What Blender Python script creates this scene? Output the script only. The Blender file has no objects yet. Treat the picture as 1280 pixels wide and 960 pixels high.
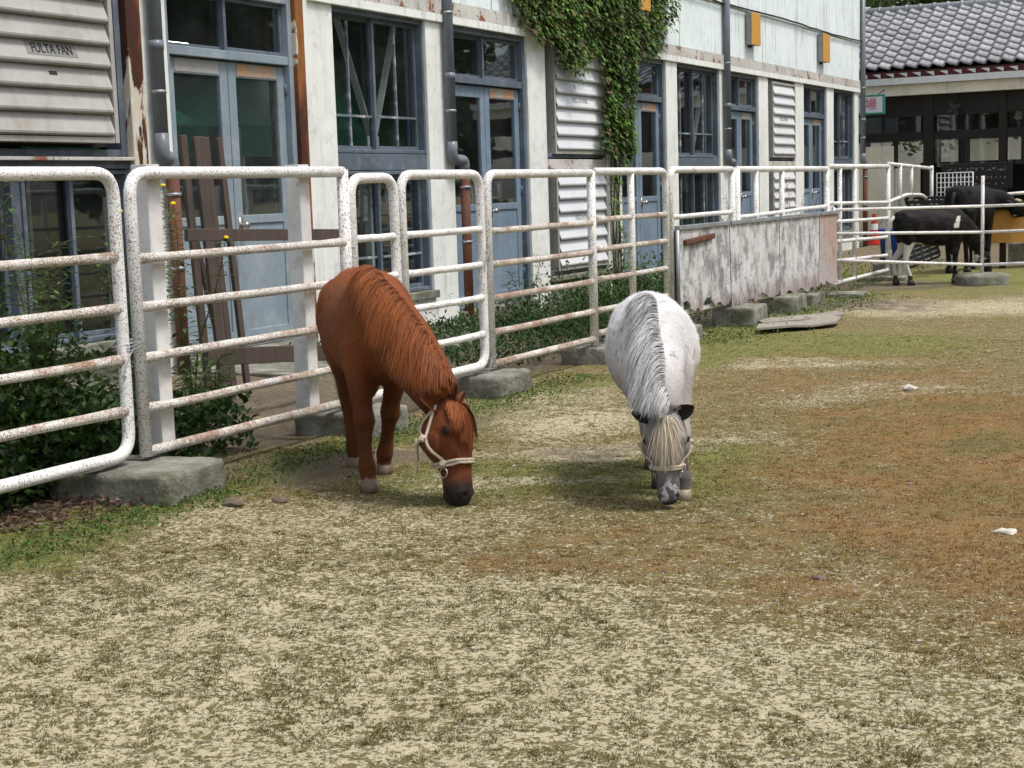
import bpy, bmesh, math, random
import numpy as np
from mathutils import Vector, Matrix, noise as mn
from mathutils.bvhtree import BVHTree
S = bpy.context.scene
R = random.Random(7)
rng = np.random.default_rng(7)
PI = math.pi

# ------------------------------------------------------------------ camera, sky, sun, exposure
PITCH, ROLL, YAW, HC = 0.12761, -0.03154, 0.47926, 1.3
fw = Vector((-math.sin(YAW)*math.cos(PITCH), math.cos(YAW)*math.cos(PITCH), -math.sin(PITCH)))
rt = Vector((math.cos(YAW), math.sin(YAW), 0)); up = rt.cross(fw)
r2 = rt*math.cos(ROLL)+up*math.sin(ROLL); u2 = -rt*math.sin(ROLL)+up*math.cos(ROLL)
cd = bpy.data.cameras.new('camera'); cam = bpy.data.objects.new('camera', cd); S.collection.objects.link(cam)
M = Matrix((r2, u2, -fw)).transposed().to_4x4(); M.translation = Vector((0, 0, HC)); cam.matrix_world = M
cd.sensor_width = 36; cd.lens = 1883.4/1280*36; cd.clip_end = 500; cd.clip_start = .05
S.camera = cam

W = bpy.data.worlds.new('World'); S.world = W; W.use_nodes = True
SUN_EL, SUN_AZ = math.radians(65), math.radians(2)      # azimuth from +X towards +Y: where the sun stands
nt = W.node_tree; bg = nt.nodes['Background']
sky = nt.nodes.new('ShaderNodeTexSky'); sky.sky_type = 'NISHITA'; sky.sun_disc = False
sky.sun_elevation = SUN_EL; sky.sun_rotation = PI/2-SUN_AZ; sky.dust_density = 3; sky.air_density = 1.0; sky.ozone_density = .3
hs = nt.nodes.new('ShaderNodeHueSaturation'); hs.inputs['Saturation'].default_value = .55; nt.links.new(sky.outputs[0], hs.inputs['Color']); nt.links.new(hs.outputs[0], bg.inputs[0]); bg.inputs[1].default_value = .15
sl = bpy.data.lights.new('sun', 'SUN'); so = bpy.data.objects.new('sun', sl); S.collection.objects.link(so)
sl.energy = 1.8; sl.angle = math.radians(12); sl.color = (1, .965, .92)
sd = Vector((math.cos(SUN_EL)*math.cos(SUN_AZ), math.cos(SUN_EL)*math.sin(SUN_AZ), math.sin(SUN_EL)))
so.rotation_euler = sd.to_track_quat('Z', 'Y').to_euler()
S.view_settings.view_transform = 'Standard'; S.view_settings.look = 'None'
S.view_settings.exposure = 0.55; S.view_settings.gamma = 1
S.cycles.max_bounces = 6; S.cycles.transparent_max_bounces = 12

# ------------------------------------------------------------------ node helpers
class NT:
    def __init__(s, name, rough=.7, spec=.3):
        s.m = bpy.data.materials.new(name); s.m.use_nodes = True; s.t = s.m.node_tree; s.b = s.t.nodes['Principled BSDF']
        s.b.inputs['Roughness'].default_value = rough; s.b.inputs['Specular IOR Level'].default_value = spec
        s.geo = None
    def n(s, k, **kw):
        o = s.t.nodes.new('ShaderNode'+k)
        for a, b in kw.items(): setattr(o, a, b)
        return o
    def put(s, sock, v):
        if isinstance(v, bpy.types.NodeSocket): s.t.links.new(v, sock)
        elif isinstance(v, (tuple, list)) and len(v) == 3 and sock.type == 'RGBA': sock.default_value = (*v, 1)
        else: sock.default_value = v
    def pos(s, sc=(1, 1, 1), off=(0, 0, 0), obj=False):
        if obj: g = s.n('TexCoord').outputs['Object']
        else:
            if s.geo is None: s.geo = s.n('NewGeometry')
            g = s.geo.outputs['Position']
        m = s.n('Mapping'); s.put(m.inputs[0], g); m.inputs['Scale'].default_value = sc; m.inputs['Location'].default_value = off
        return m.outputs[0]
    def noise(s, scale, detail=4, vec=None, rough=.6, dist=0):
        o = s.n('TexNoise'); s.put(o.inputs['Vector'], vec if vec is not None else s.pos())
        o.inputs['Scale'].default_value = scale; o.inputs['Detail'].default_value = detail; o.inputs['Roughness'].default_value = rough; o.inputs['Distortion'].default_value = dist
        return o.outputs[0]
    def vor(s, scale, vec=None, feature='F1', out=0):
        o = s.n('TexVoronoi', feature=feature); s.put(o.inputs['Vector'], vec if vec is not None else s.pos()); o.inputs['Scale'].default_value = scale
        return o.outputs[out]
    def ramp(s, fac, a, b, lo=0, hi=1):
        o = s.n('MapRange', interpolation_type='SMOOTHSTEP'); s.put(o.inputs[0], fac)
        for i, v in zip((1, 2, 3, 4), (a, b, lo, hi)): o.inputs[i].default_value = v
        return o.outputs[0]
    def math(s, op, a, b=0, c=0):
        o = s.n('Math', operation=op); s.put(o.inputs[0], a); s.put(o.inputs[1], b); s.put(o.inputs[2], c); return o.outputs[0]
    def mix(s, f, a, b, mode='MIX'):
        o = s.n('Mix', data_type='RGBA', blend_type=mode); s.put(o.inputs[0], f); s.put(o.inputs[6], a); s.put(o.inputs[7], b); return o.outputs[2]
    def attr(s, name):
        o = s.n('Attribute'); o.attribute_name = name; return o.outputs['Color']
    def attrf(s, name):
        o = s.n('Attribute'); o.attribute_name = name; return o.outputs['Fac']
    def sep(s, v, i):
        o = s.n('SeparateXYZ'); s.put(o.inputs[0], v); return o.outputs[i]
    def rand(s): return s.n('ObjectInfo').outputs['Random']
    def col(s, c): s.put(s.b.inputs['Base Color'], c); return s
    def bump(s, h, dist=.01, st=1):
        o = s.n('Bump'); o.inputs['Strength'].default_value = st; o.inputs['Distance'].default_value = dist; s.put(o.inputs['Height'], h); s.put(s.b.inputs['Normal'], o.outputs[0]); return s

def paint(name, c, c2=None, var=.25, rust=0, rough=.55, speck=0, streak=0, rustc=(.16, .06, .025), bump=.002, dirt=(.16, .14, .11), dirtamt=.35, sscale=70):
    """weathered paint: tone variation, vertical streaks, specks, rust patches"""
    m = NT(name, rough)
    k = m.mix(m.ramp(m.noise(1.7, 5), .35, .7, 0, 1), c, c2 or tuple(x*(1-var) for x in c))
    k = m.mix(m.ramp(m.noise(9, 6), .48, .75, 0, dirtamt), k, dirt)
    if streak:
        k = m.mix(m.ramp(m.noise(1, 5, m.pos((14, 14, .9))), .52, .75, 0, streak), k, (.22, .17, .11))
    if speck:
        k = m.mix(m.ramp(m.math('ADD', m.noise(sscale, 3), m.math('MULTIPLY', m.noise(5, 3), .25)), .812-speck*.16, .85-speck*.16, 0, .75), k, (.15, .095, .06))
    if rust:
        f = m.math('ADD', m.noise(3.2, 8, rough=.7), m.math('MULTIPLY', m.noise(38, 4), .35))
        rc = m.mix(m.noise(24, 4), rustc, tuple(min(1, x*2.2) for x in rustc))
        k = m.mix(m.ramp(f, .98-rust*.4, 1.04-rust*.4, 0, .95), k, rc)
    m.col(k); m.bump(m.noise(45, 5), bump)
    return m.m

def flat(name, c, rough=.6, var=.2, sc=8, spec=.3, bump=0, emis=0, metal=0):
    m = NT(name, rough, spec)
    m.col(m.mix(m.ramp(m.noise(sc, 5), .3, .7), c, tuple(x*(1-var) for x in c)))
    if bump: m.bump(m.noise(sc*5, 5), bump)
    if emis: m.b.inputs['Emission Color'].default_value = (*c, 1); m.b.inputs['Emission Strength'].default_value = emis
    m.b.inputs['Metallic'].default_value = metal
    return m.m

MAT = {}
MAT['pipe'] = (lambda: paint('fence_paint', (.84, .83, .81), (.76, .75, .71), rust=.22, rough=.5, speck=.84, dirtamt=.28, bump=.0025, sscale=115))()
def mk_pipe2():
    m = NT('fence_paint_rusty', .55)
    k = m.mix(m.noise(3, 4), (.78, .76, .72), (.62, .58, .50))
    k = m.mix(m.ramp(m.math('ADD', m.noise(150, 3), m.math('MULTIPLY', m.noise(6, 3), .3)), .655, .70, 0, .8), k, (.15, .09, .06))
    up_ = m.ramp(m.sep(m.geo.outputs['Normal'] if m.geo else m.n('NewGeometry').outputs['Normal'], 2), -.9, .5, 0, .2)
    f = m.math('ADD', m.math('ADD', m.noise(2.3, 7, rough=.7), m.math('MULTIPLY', m.noise(48, 5), .4)), up_)
    rc = m.mix(m.noise(30, 4), (.12, .05, .025), (.36, .17, .08))
    k = m.mix(m.ramp(f, .84, 1.04, 0, .8), k, rc)
    m.col(k); m.bump(m.noise(60, 5), .003); return m.m
MAT['pipe2'] = mk_pipe2()
MAT['sqpost'] = paint('white_post_paint', (.74, .73, .70), rust=0, speck=.05, rough=.5)
MAT['pillar'] = paint('pillar_paint', (.84, .855, .81), (.74, .76, .70), streak=.42, rough=.6, dirtamt=.25)
MAT['sheetwall'] = paint('mint_sheet_paint', (.80, .875, .865), (.72, .80, .79), streak=.45, rust=.08, rough=.5, dirtamt=.16)
MAT['flash'] = paint('rusty_flashing', (.62, .60, .55), rust=.62, rough=.7)
MAT['frame'] = paint('slate_frame_paint', (.125, .155, .19), (.08, .10, .125), speck=.25, rough=.45, dirtamt=.25, dirt=(.4, .42, .42))
MAT['door'] = paint('blue_door_paint', (.20, .265, .335), (.15, .205, .265), streak=.3, rough=.5, dirtamt=.2, dirt=(.45, .5, .52))
MAT['doorr'] = paint('blue_door_paint_worn', (.27, .33, .375), (.19, .24, .28), rust=.22, streak=.3, rough=.55, dirtamt=.35, dirt=(.5, .48, .43))
MAT['louvre'] = paint('beige_louvre_paint', (.42, .405, .37), (.33, .315, .28), streak=.3, rough=.45, dirtamt=.2)
MAT['louvrew'] = paint('white_louvre_paint', (.66, .67, .68), (.60, .61, .62), streak=.1, rough=.4, dirtamt=.1)
MAT['pvc'] = flat('grey_plastic_pipe', (.17, .19, .215), .35, .15)
MAT['rustpipe'] = paint('rusty_steel_pipe', (.15, .06, .035), (.09, .035, .025), rust=.5, rustc=(.26, .10, .035), rough=.8)
MAT['concrete'] = None
def mk_conc():
    m = NT('mossy_concrete', .92)
    k = m.mix(m.ramp(m.noise(6, 8, rough=.7), .3, .7), (.13, .125, .10), (.34, .33, .28))
    k = m.mix(m.ramp(m.noise(4, 6), .45, .68, 0, .65), k, (.09, .10, .04))
    k = m.mix(m.ramp(m.noise(50, 4), .56, .7, 0, .5), k, (.33, .32, .28))
    m.col(k); m.bump(m.noise(30, 8, rough=.7), .02); return m.m
MAT['concrete'] = mk_conc()
def mk_peel():
    m = NT('peeling_paint_timber', .7)
    v = m.pos((1, 1, .35))
    f = m.noise(3.0, 8, v, .62, .6)
    rustc = m.mix(m.ramp(m.noise(3.3, 6, v), .38, .62), m.mix(m.noise(20, 5, v), (.030, .013, .010), (.09, .03, .017)), m.mix(m.noise(24, 5, v), (.12, .04, .012), (.38, .15, .035)))
    k = m.mix(m.ramp(f, .575, .59), rustc, (.60, .53, .42))
    k = m.mix(m.math('MULTIPLY', m.ramp(f, .59, .60), m.ramp(m.noise(7, 6), .5, .6, 0, .8)), k, (.62, .64, .6))
    m.col(k); m.bump(m.ramp(f, .575, .595), .006); return m.m
MAT['peel'] = mk_peel()
def mk_glass(name, tint=(.45, .5, .5), rough=.02, fres=1.5, base=.022):
    m = bpy.data.materials.new(name); m.use_nodes = True; t = m.node_tree; t.nodes.clear()
    o = t.nodes.new('ShaderNodeOutputMaterial'); mx = t.nodes.new('ShaderNodeMixShader'); tr = t.nodes.new('ShaderNodeBsdfTransparent'); gl = t.nodes.new('ShaderNodeBsdfGlossy'); fr = t.nodes.new('ShaderNodeMath'); fr.operation = 'MULTIPLY_ADD'; pw = t.nodes.new('ShaderNodeMath'); pw.operation = 'POWER'; lw = t.nodes.new('ShaderNodeLayerWeight'); lw.inputs[0].default_value = .5; t.links.new(lw.outputs['Facing'], pw.inputs[0]); pw.inputs[1].default_value = 3.2; t.links.new(pw.outputs[0], fr.inputs[0]); fr.inputs[1].default_value = .75; fr.inputs[2].default_value = .05
    tr.inputs[0].default_value = (*tint, 1); gl.inputs[1].default_value = rough; gl.inputs[0].default_value = (.8, .84, .86, 1)
    bp = t.nodes.new('ShaderNodeBump'); bp.inputs['Distance'].default_value = .004; bp.inputs['Strength'].default_value = .25
    nz = t.nodes.new('ShaderNodeTexNoise'); nz.inputs['Scale'].default_value = 2.2; g = t.nodes.new('ShaderNodeNewGeometry'); t.links.new(g.outputs['Position'], nz.inputs['Vector'])
    t.links.new(nz.outputs[0], bp.inputs['Height']); t.links.new(bp.outputs[0], gl.inputs['Normal'])
    df = t.nodes.new('ShaderNodeBsdfDiffuse'); df.inputs[0].default_value = (.25, .27, .26, 1); m2 = t.nodes.new('ShaderNodeMixShader')
    nz2 = t.nodes.new('ShaderNodeTexNoise'); nz2.inputs['Scale'].default_value = 3; nz2.inputs['Detail'].default_value = 6; t.links.new(g.outputs['Position'], nz2.inputs['Vector'])
    mr = t.nodes.new('ShaderNodeMapRange'); mr.inputs[1].default_value = .4; mr.inputs[2].default_value = .8; mr.inputs[3].default_value = base*.4; mr.inputs[4].default_value = base*2
    t.links.new(nz2.outputs[0], mr.inputs[0])
    t.links.new(fr.outputs[0], mx.inputs[0]); t.links.new(tr.outputs[0], mx.inputs[1]); t.links.new(gl.outputs[0], mx.inputs[2])
    t.links.new(mr.outputs[0], m2.inputs[0]); t.links.new(mx.outputs[0], m2.inputs[1]); t.links.new(df.outputs[0], m2.inputs[2]); t.links.new(m2.outputs[0], o.inputs[0])
    return m
MAT['glass'] = mk_glass('dusty_window_glass', (.88, .92, .91)); MAT['clearglass'] = mk_glass('clear_glass', (.9, .92, .92), base=.01)
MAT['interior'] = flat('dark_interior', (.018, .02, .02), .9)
MAT['intfloor'] = flat('interior_floor', (.05, .05, .048), .8)
MAT['curtain'] = flat('blue_curtain', (.03, .085, .32), .8)
MAT['steel'] = flat('pale_brace_steel', (.70, .73, .72), .5)
MAT['lamp'] = flat('lit_tube', (1, .97, .9), .5, 0, emis=16)
MAT['green'] = flat('green_sheen_form', (.05, .30, .20), .6)  # for the shapes standing in for the green reflection in the panes
MAT['orange'] = flat('amber_panel', (.62, .31, .05), .4, .08)
MAT['signside'] = flat('sign_side_metal', (.30, .31, .31), .5)
MAT['ink'] = flat('dark_ink', (.03, .028, .026), .6)
MAT['inkg'] = flat('faded_ink', (.28, .29, .3), .6)
MAT['plate'] = flat('grey_nameplate', (.25, .245, .23), .5)
MAT['oldwood'] = None
def mk_wood(name, a, b, obj=False):
    m = NT(name, .85)
    v = m.pos((25, 25, 1.3)); k = m.mix(m.noise(1, 8, v, .7), a, b)
    k = m.mix(m.ramp(m.noise(3, 5), .5, .7, 0, .5), k, (.05, .045, .035))
    m.col(k); m.bump(m.noise(1, 6, v), .006); return m.m
MAT['oldwood'] = mk_wood('grey_weathered_wood', (.04, .03, .024), (.13, .10, .08))
MAT['darkwood'] = flat('dark_brown_timber', (.022, .017, .014), .6)
def mk_board():
    m = NT('weathered_fibre_board', .8)
    v = m.pos((2.6, 2.6, 1.7))
    k = m.mix(m.ramp(m.noise(2.4, 9, v, .75), .40, .60), (.64, .635, .63), (.25, .24, .24))
    k = m.mix(m.ramp(m.noise(5, 7, rough=.7), .5, .62, 0, .8), k, (.66, .66, .65))
    k = m.mix(m.ramp(m.noise(2, 5), .52, .7, 0, .3), k, (.27, .18, .16))
    k = m.mix(m.ramp(m.noise(30, 4), .58, .66, 0, .6), k, (.10, .09, .08))
    k = m.mix(m.ramp(m.sep(m.pos(), 2), .42, .16, 0, .65), k, (.20, .13, .11))
    m.col(k); m.bump(m.noise(20, 6), .004); return m.m
MAT['board'] = mk_board()
MAT['boardred'] = paint('reddish_board', (.44, .31, .27), (.45, .42, .40), streak=.5, rough=.8, dirtamt=.6)
MAT['galv'] = flat('galvanised_cap', (.36, .38, .40), .4, .3, 5, metal=.3)
MAT['rubber'] = flat('black_rubber', (.02, .02, .022), .6)
MAT['grate'] = flat('grey_crate_plastic', (.09, .1, .11), .5)
MAT['blue'] = flat('blue_plastic', (.02, .06, .35), .4)
MAT['red'] = flat('red_plastic', (.6, .04, .02), .45)
MAT['whitep'] = flat('white_coating', (.78, .78, .76), .5, .12)
MAT['cream'] = paint('cream_wall', (.86, .80, .66), (.76, .70, .57), streak=.3, rough=.8, dirtamt=.2)
MAT['trough'] = mk_wood('orange_trough_wood', (.50, .24, .06), (.62, .32, .09))
MAT['fascia'] = flat('maroon_fascia', (.14, .03, .03), .6)
MAT['signw'] = flat('white_sign_face', (.75, .78, .82), .4, .05)
MAT['signg'] = flat('green_sign_frame', (.03, .32, .24), .4)
MAT['signr'] = flat('pink_sign_ink', (.75, .12, .2), .5)
MAT['metal'] = flat('steel_ring', (.55, .52, .48), .3, metal=.9)
MAT['hoof'] = flat('horn', (.34, .27, .19), .6, .3, 30)
MAT['hoofb'] = flat('brown_horn', (.21, .15, .105), .6, .45, 40); MAT['hoofd'] = flat('dark_horn', (.05, .045, .04), .6, .3, 30)
MAT['eye'] = flat('eye', (.006, .004, .003), .15, spec=.3)
MAT['rope'] = (lambda: (lambda m: (m.col(m.mix(m.noise(160, 3), (.62, .54, .42), (.36, .29, .2))), m.bump(m.noise(200, 3), .004), m.m)[2])(NT('rope', .8)))()
def mk_leaf(name, attr=True, tr=.35):
    m = NT(name, .55, .25); m.col(m.attr('col')); b = m.b
    t = m.n('BsdfTranslucent'); m.put(t.inputs[0], m.attr('col')); mx = m.n('MixShader'); mx.inputs[0].default_value = tr
    out = [n for n in m.t.nodes if n.type == 'OUTPUT_MATERIAL'][0]
    m.t.links.new(b.outputs[0], mx.inputs[1]); m.t.links.new(t.outputs[0], mx.inputs[2]); m.t.links.new(mx.outputs[0], out.inputs[0]); return m.m
MAT['leaf'] = mk_leaf('leaf')
MAT['blade'] = mk_leaf('grass_blade', tr=.2)
MAT['stem'] = flat('plant_stem', (.07, .08, .03), .7)
MAT['bark'] = flat('bark', (.10, .08, .06), .9, .4, 12, bump=.02)
MAT['yellow'] = flat('yellow_petal', (.85, .62, .02), .5)
def mk_coat(name, fine=(260, 1)):
    m = NT(name, .7, .10)
    c = m.attr('col'); n = m.noise(1, 4, m.pos((220, 220, 60), obj=True))
    c = m.mix(m.ramp(n, .35, .7, 0, .45), c, m.mix(1.0, c, (.45, .42, .40), 'MULTIPLY'))
    m.col(c); m.bump(n, .004, .6)
    m.b.inputs['Sheen Weight'].default_value = .04; m.b.inputs['Sheen Roughness'].default_value = .5
    return m.m
MAT['coat'] = mk_coat('horse_coat'); MAT['cowcoat'] = flat('x', (0, 0, 0)); MAT['cowcoat'] = (lambda m: (m.col(m.attr('col')), m.m)[1])(NT('cow_coat', .7, .12))
def mk_hair():
    m = NT('long_hair', .6, .12); m.col(m.attr('col')); return m.m
MAT['hair'] = mk_hair()
def mk_tile():
    m = NT('silver_glazed_tile', .5, .35); 
    m.col(m.mix(m.ramp(m.rand(), 0, 1), (.20, .20, .21), (.31, .31, .32)))
    return m.m
MAT['tile'] = mk_tile()

# ------------------------------------------------------------------ mesh helpers
ORG = {}
def V(*a): return Vector(a)
def bend(pts, rad, n=5):
    """round the inner corners of a polyline"""
    pts = [Vector(p) for p in pts]; out = [pts[0]]
    for a, b, c in zip(pts, pts[1:], pts[2:]):
        d1 = (a-b).normalized(); d2 = (c-b).normalized(); r = min(rad, (a-b).length*.49, (c-b).length*.49)
        for i in range(n+1):
            t = i/n; out.append((1-t)**2*(b+d1*r)+2*t*(1-t)*b+t*t*(b+d2*r))
    return out+[pts[-1]]
class MB:
    def __init__(s): s.v = []; s.f = []; s.c = []
    def add(s, vs, fs, col=None):
        o = len(s.v); s.v += [tuple(v) for v in vs]; s.f += [tuple(i+o for i in f) for f in fs]
        if col is not None: s.c += [col]*len(vs)
        return s
    def box(s, x0, x1, y0, y1, z0, z1):
        x0, x1 = sorted((x0, x1)); y0, y1 = sorted((y0, y1)); z0, z1 = sorted((z0, z1))
        return s.add([(x, y, z) for x in (x0, x1) for y in (y0, y1) for z in (z0, z1)], [(0, 1, 3, 2), (4, 6, 7, 5), (0, 4, 5, 1), (2, 3, 7, 6), (0, 2, 6, 4), (1, 5, 7, 3)])
    def beam(s, a, b, w, t, upv=(0, 0, 1)):
        """a bar from a to b, w along the side axis, t along the up-ish axis"""
        a, b = Vector(a), Vector(b); d = (b-a).normalized(); u = Vector(upv); sx = d.cross(u).normalized(); uu = sx.cross(d)
        vs = [p+sx*(w/2*i)+uu*(t/2*j) for p in (a, b) for i in (-1, 1) for j in (-1, 1)]
        return s.add(vs, [(0, 1, 3, 2), (4, 6, 7, 5), (0, 4, 5, 1), (2, 3, 7, 6), (0, 2, 6, 4), (1, 5, 7, 3)])
    def tube(s, pts, r, n=10, cap=True, col=None):
        pts = [Vector(p) for p in pts]; rr = r if isinstance(r, (list, tuple)) else [r]*len(pts)
        d0 = (pts[1]-pts[0]).normalized(); ref = V(0, 0, 1) if abs(d0.z) < .9 else V(1, 0, 0); u = d0.cross(ref).normalized(); vs = []; fs = []
        for i, p in enumerate(pts):
            d = (pts[min(i+1, len(pts)-1)]-pts[max(i-1, 0)]).normalized(); u = (u-d*u.dot(d)).normalized(); w = d.cross(u)
            for k in range(n): a = 2*PI*k/n; vs.append(p+(u*math.cos(a)+w*math.sin(a))*rr[i])
        for i in range(len(pts)-1):
            for k in range(n): fs.append((i*n+k, i*n+(k+1) % n, (i+1)*n+(k+1) % n, (i+1)*n+k))
        if cap: fs += [tuple(range(n))[::-1], tuple((len(pts)-1)*n+k for k in range(n))]
        return s.add(vs, fs, col)
    def loft(s, st, n=20, pw=1.0):
        """st: (centre, u axis, v axis, ru, rv)"""
        vs = []; fs = []
        for c, u, v, ru, rv in st:
            c = Vector(c); u = Vector(u); v = Vector(v)
            for k in range(n):
                a = 2*PI*k/n; ca, sa = math.cos(a), math.sin(a)
                ca = math.copysign(abs(ca)**pw, ca); sa = math.copysign(abs(sa)**pw, sa)
                vs.append(c+u*(ru*ca)+v*(rv*sa))
        for i in range(len(st)-1):
            for k in range(n): fs.append((i*n+k, i*n+(k+1) % n, (i+1)*n+(k+1) % n, (i+1)*n+k))
        fs += [tuple(range(n))[::-1], tuple((len(st)-1)*n+k for k in range(n))]
        return s.add(vs, fs)
    def ball(s, c, r, n=10, m=7):
        c = Vector(c); r = r if isinstance(r, (tuple, list)) else (r, r, r); vs = [c+V(0, 0, -r[2])]; fs = []
        for i in range(1, m):
            a = -PI/2+PI*i/m
            for k in range(n): b = 2*PI*k/n; vs.append(c+V(r[0]*math.cos(a)*math.cos(b), r[1]*math.cos(a)*math.sin(b), r[2]*math.sin(a)))
        vs.append(c+V(0, 0, r[2])); e = len(vs)-1
        for k in range(n): fs.append((0, 1+(k+1) % n, 1+k)); fs.append((e, e-n+k, e-n+(k+1) % n))
        for i in range(m-2):
            for k in range(n): a = 1+i*n; fs.append((a+k, a+(k+1) % n, a+n+(k+1) % n, a+n+k))
        return s.add(vs, fs)
    def leaf(s, p, d, nrm, L, w, col, fold=.25):
        d = Vector(d).normalized(); nrm = Vector(nrm); sx = d.cross(nrm)
        if sx.length < 1e-4: sx = d.orthogonal()
        sx.normalize(); nn = sx.cross(d); p = Vector(p)
        s.add([p, p+d*L*.45+sx*w/2+nn*w*fold, p+d*L, p+d*L*.45-sx*w/2+nn*w*fold, p+d*L*.5], [(0, 4, 1), (1, 4, 2), (2, 4, 3), (3, 4, 0)], col)
    def mesh(s, name):
        me = bpy.data.meshes.new(name); me.from_pydata(s.v, [], s.f)
        if s.c:
            a = me.color_attributes.new('col', 'FLOAT_COLOR', 'POINT'); a.data.foreach_set('color', np.array([(*c, 1) for c in s.c], dtype=np.float32).ravel())
        return me
    def build(s, name, mat, parent=None, smooth=False, bevel=0, seg=2):
        o = ORG.get(parent.name if parent else None, (0, 0, 0))
        if any(o): s.v = [(a-o[0], b-o[1], c-o[2]) for a, b, c in s.v]
        me = s.mesh(name); me.materials.append(MAT[mat] if isinstance(mat, str) else mat)
        bm = bmesh.new(); bm.from_mesh(me); bmesh.ops.recalc_face_normals(bm, faces=bm.faces[:]) if len(s.f) < 60000 and not s.c else None; bm.to_mesh(me); bm.free()
        if smooth: me.polygons.foreach_set('use_smooth', [True]*len(me.polygons))
        ob = link(name, me, parent)
        if bevel:
            b = ob.modifiers.new('bevel', 'BEVEL'); b.width = bevel; b.segments = seg; b.limit_method = 'ANGLE'
        return ob
def link(name, me, parent=None):
    ob = bpy.data.objects.new(name, me); S.collection.objects.link(ob)
    if parent: ob.parent = parent; ORG[ob.name] = ORG.get(parent.name, (0, 0, 0))
    return ob
def tag(o, label=None, cat=None, group=None, kind=None):
    if label: o['label'] = label
    if cat: o['category'] = cat
    if group: o['group'] = group
    if kind: o['kind'] = kind
    return o
def thing(name, label, cat, loc=(0, 0, 0), rz=0, group=None, local=False):
    o = bpy.data.objects.new(name, None); S.collection.objects.link(o); o.location = loc; o.rotation_euler.z = rz
    o.empty_display_size = .1
    ORG[o.name] = (0, 0, 0) if local else tuple(loc)
    return tag(o, label, cat, group)
def struct(o): o['kind'] = 'structure'; return o
def B(name, mat, parent, *boxes, bevel=.004, label=None):
    m = MB()
    for b in boxes: m.box(*b)
    o = m.build(name, mat, parent, bevel=bevel)
    if label: o['label'] = label
    return o
def text(name, body, size, mat, parent, mw, ext=.001, sx=1.0, label=None, bold=0):
    c = bpy.data.curves.new(name, 'FONT'); c.body = body; c.size = size; c.extrude = ext; c.align_x = 'CENTER'; c.align_y = 'CENTER'; c.offset = bold; c.materials.append(MAT[mat])
    o = bpy.data.objects.new(name, c); S.collection.objects.link(o); bpy.context.view_layer.update()
    me = bpy.data.meshes.new_from_object(o.evaluated_get(bpy.context.evaluated_depsgraph_get())); bpy.data.objects.remove(o); o = bpy.data.objects.new(name, me); S.collection.objects.link(o); o.parent = parent
    off = Vector(ORG.get(parent.name, (0, 0, 0))); m2 = mw.copy(); m2.translation = m2.translation-off; o.matrix_local = m2 @ Matrix.Diagonal((sx, 1, 1, 1))
    return o
# axes for text on the long wall (faces +X; reads along +Y)
TWALL = Matrix(((0, 0, 1), (1, 0, 0), (0, 1, 0))).to_4x4()

def fbm(x, y, sc, octv=4, seed=0):
    """vectorised value noise 0..1"""
    r = np.random.default_rng(seed); T = r.random((256, 256)); out = np.zeros_like(x); amp = 1; tot = 0; f = sc
    for o in range(octv):
        xf = x*f+17.3*o+500; yf = y*f+9.1*o+500; xi = np.floor(xf).astype(int); yi = np.floor(yf).astype(int); fx = xf-xi; fy = yf-yi
        fx = fx*fx*(3-2*fx); fy = fy*fy*(3-2*fy); g = lambda a, b: T[a % 256, b % 256]
        out += amp*((g(xi, yi)*(1-fx)+g(xi+1, yi)*fx)*(1-fy)+(g(xi, yi+1)*(1-fx)+g(xi+1, yi+1)*fx)*fy); tot += amp; amp *= .5; f *= 2
    return out/tot
def blob(x, y, cx, cy, rx, ry, rot=0):
    c, s = math.cos(rot), math.sin(rot); dx = (x-cx)*c+(y-cy)*s; dy = -(x-cx)*s+(y-cy)*c
    return np.clip(1.6-np.sqrt((dx/rx)**2+(dy/ry)**2)*1.2, 0, 1)

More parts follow.
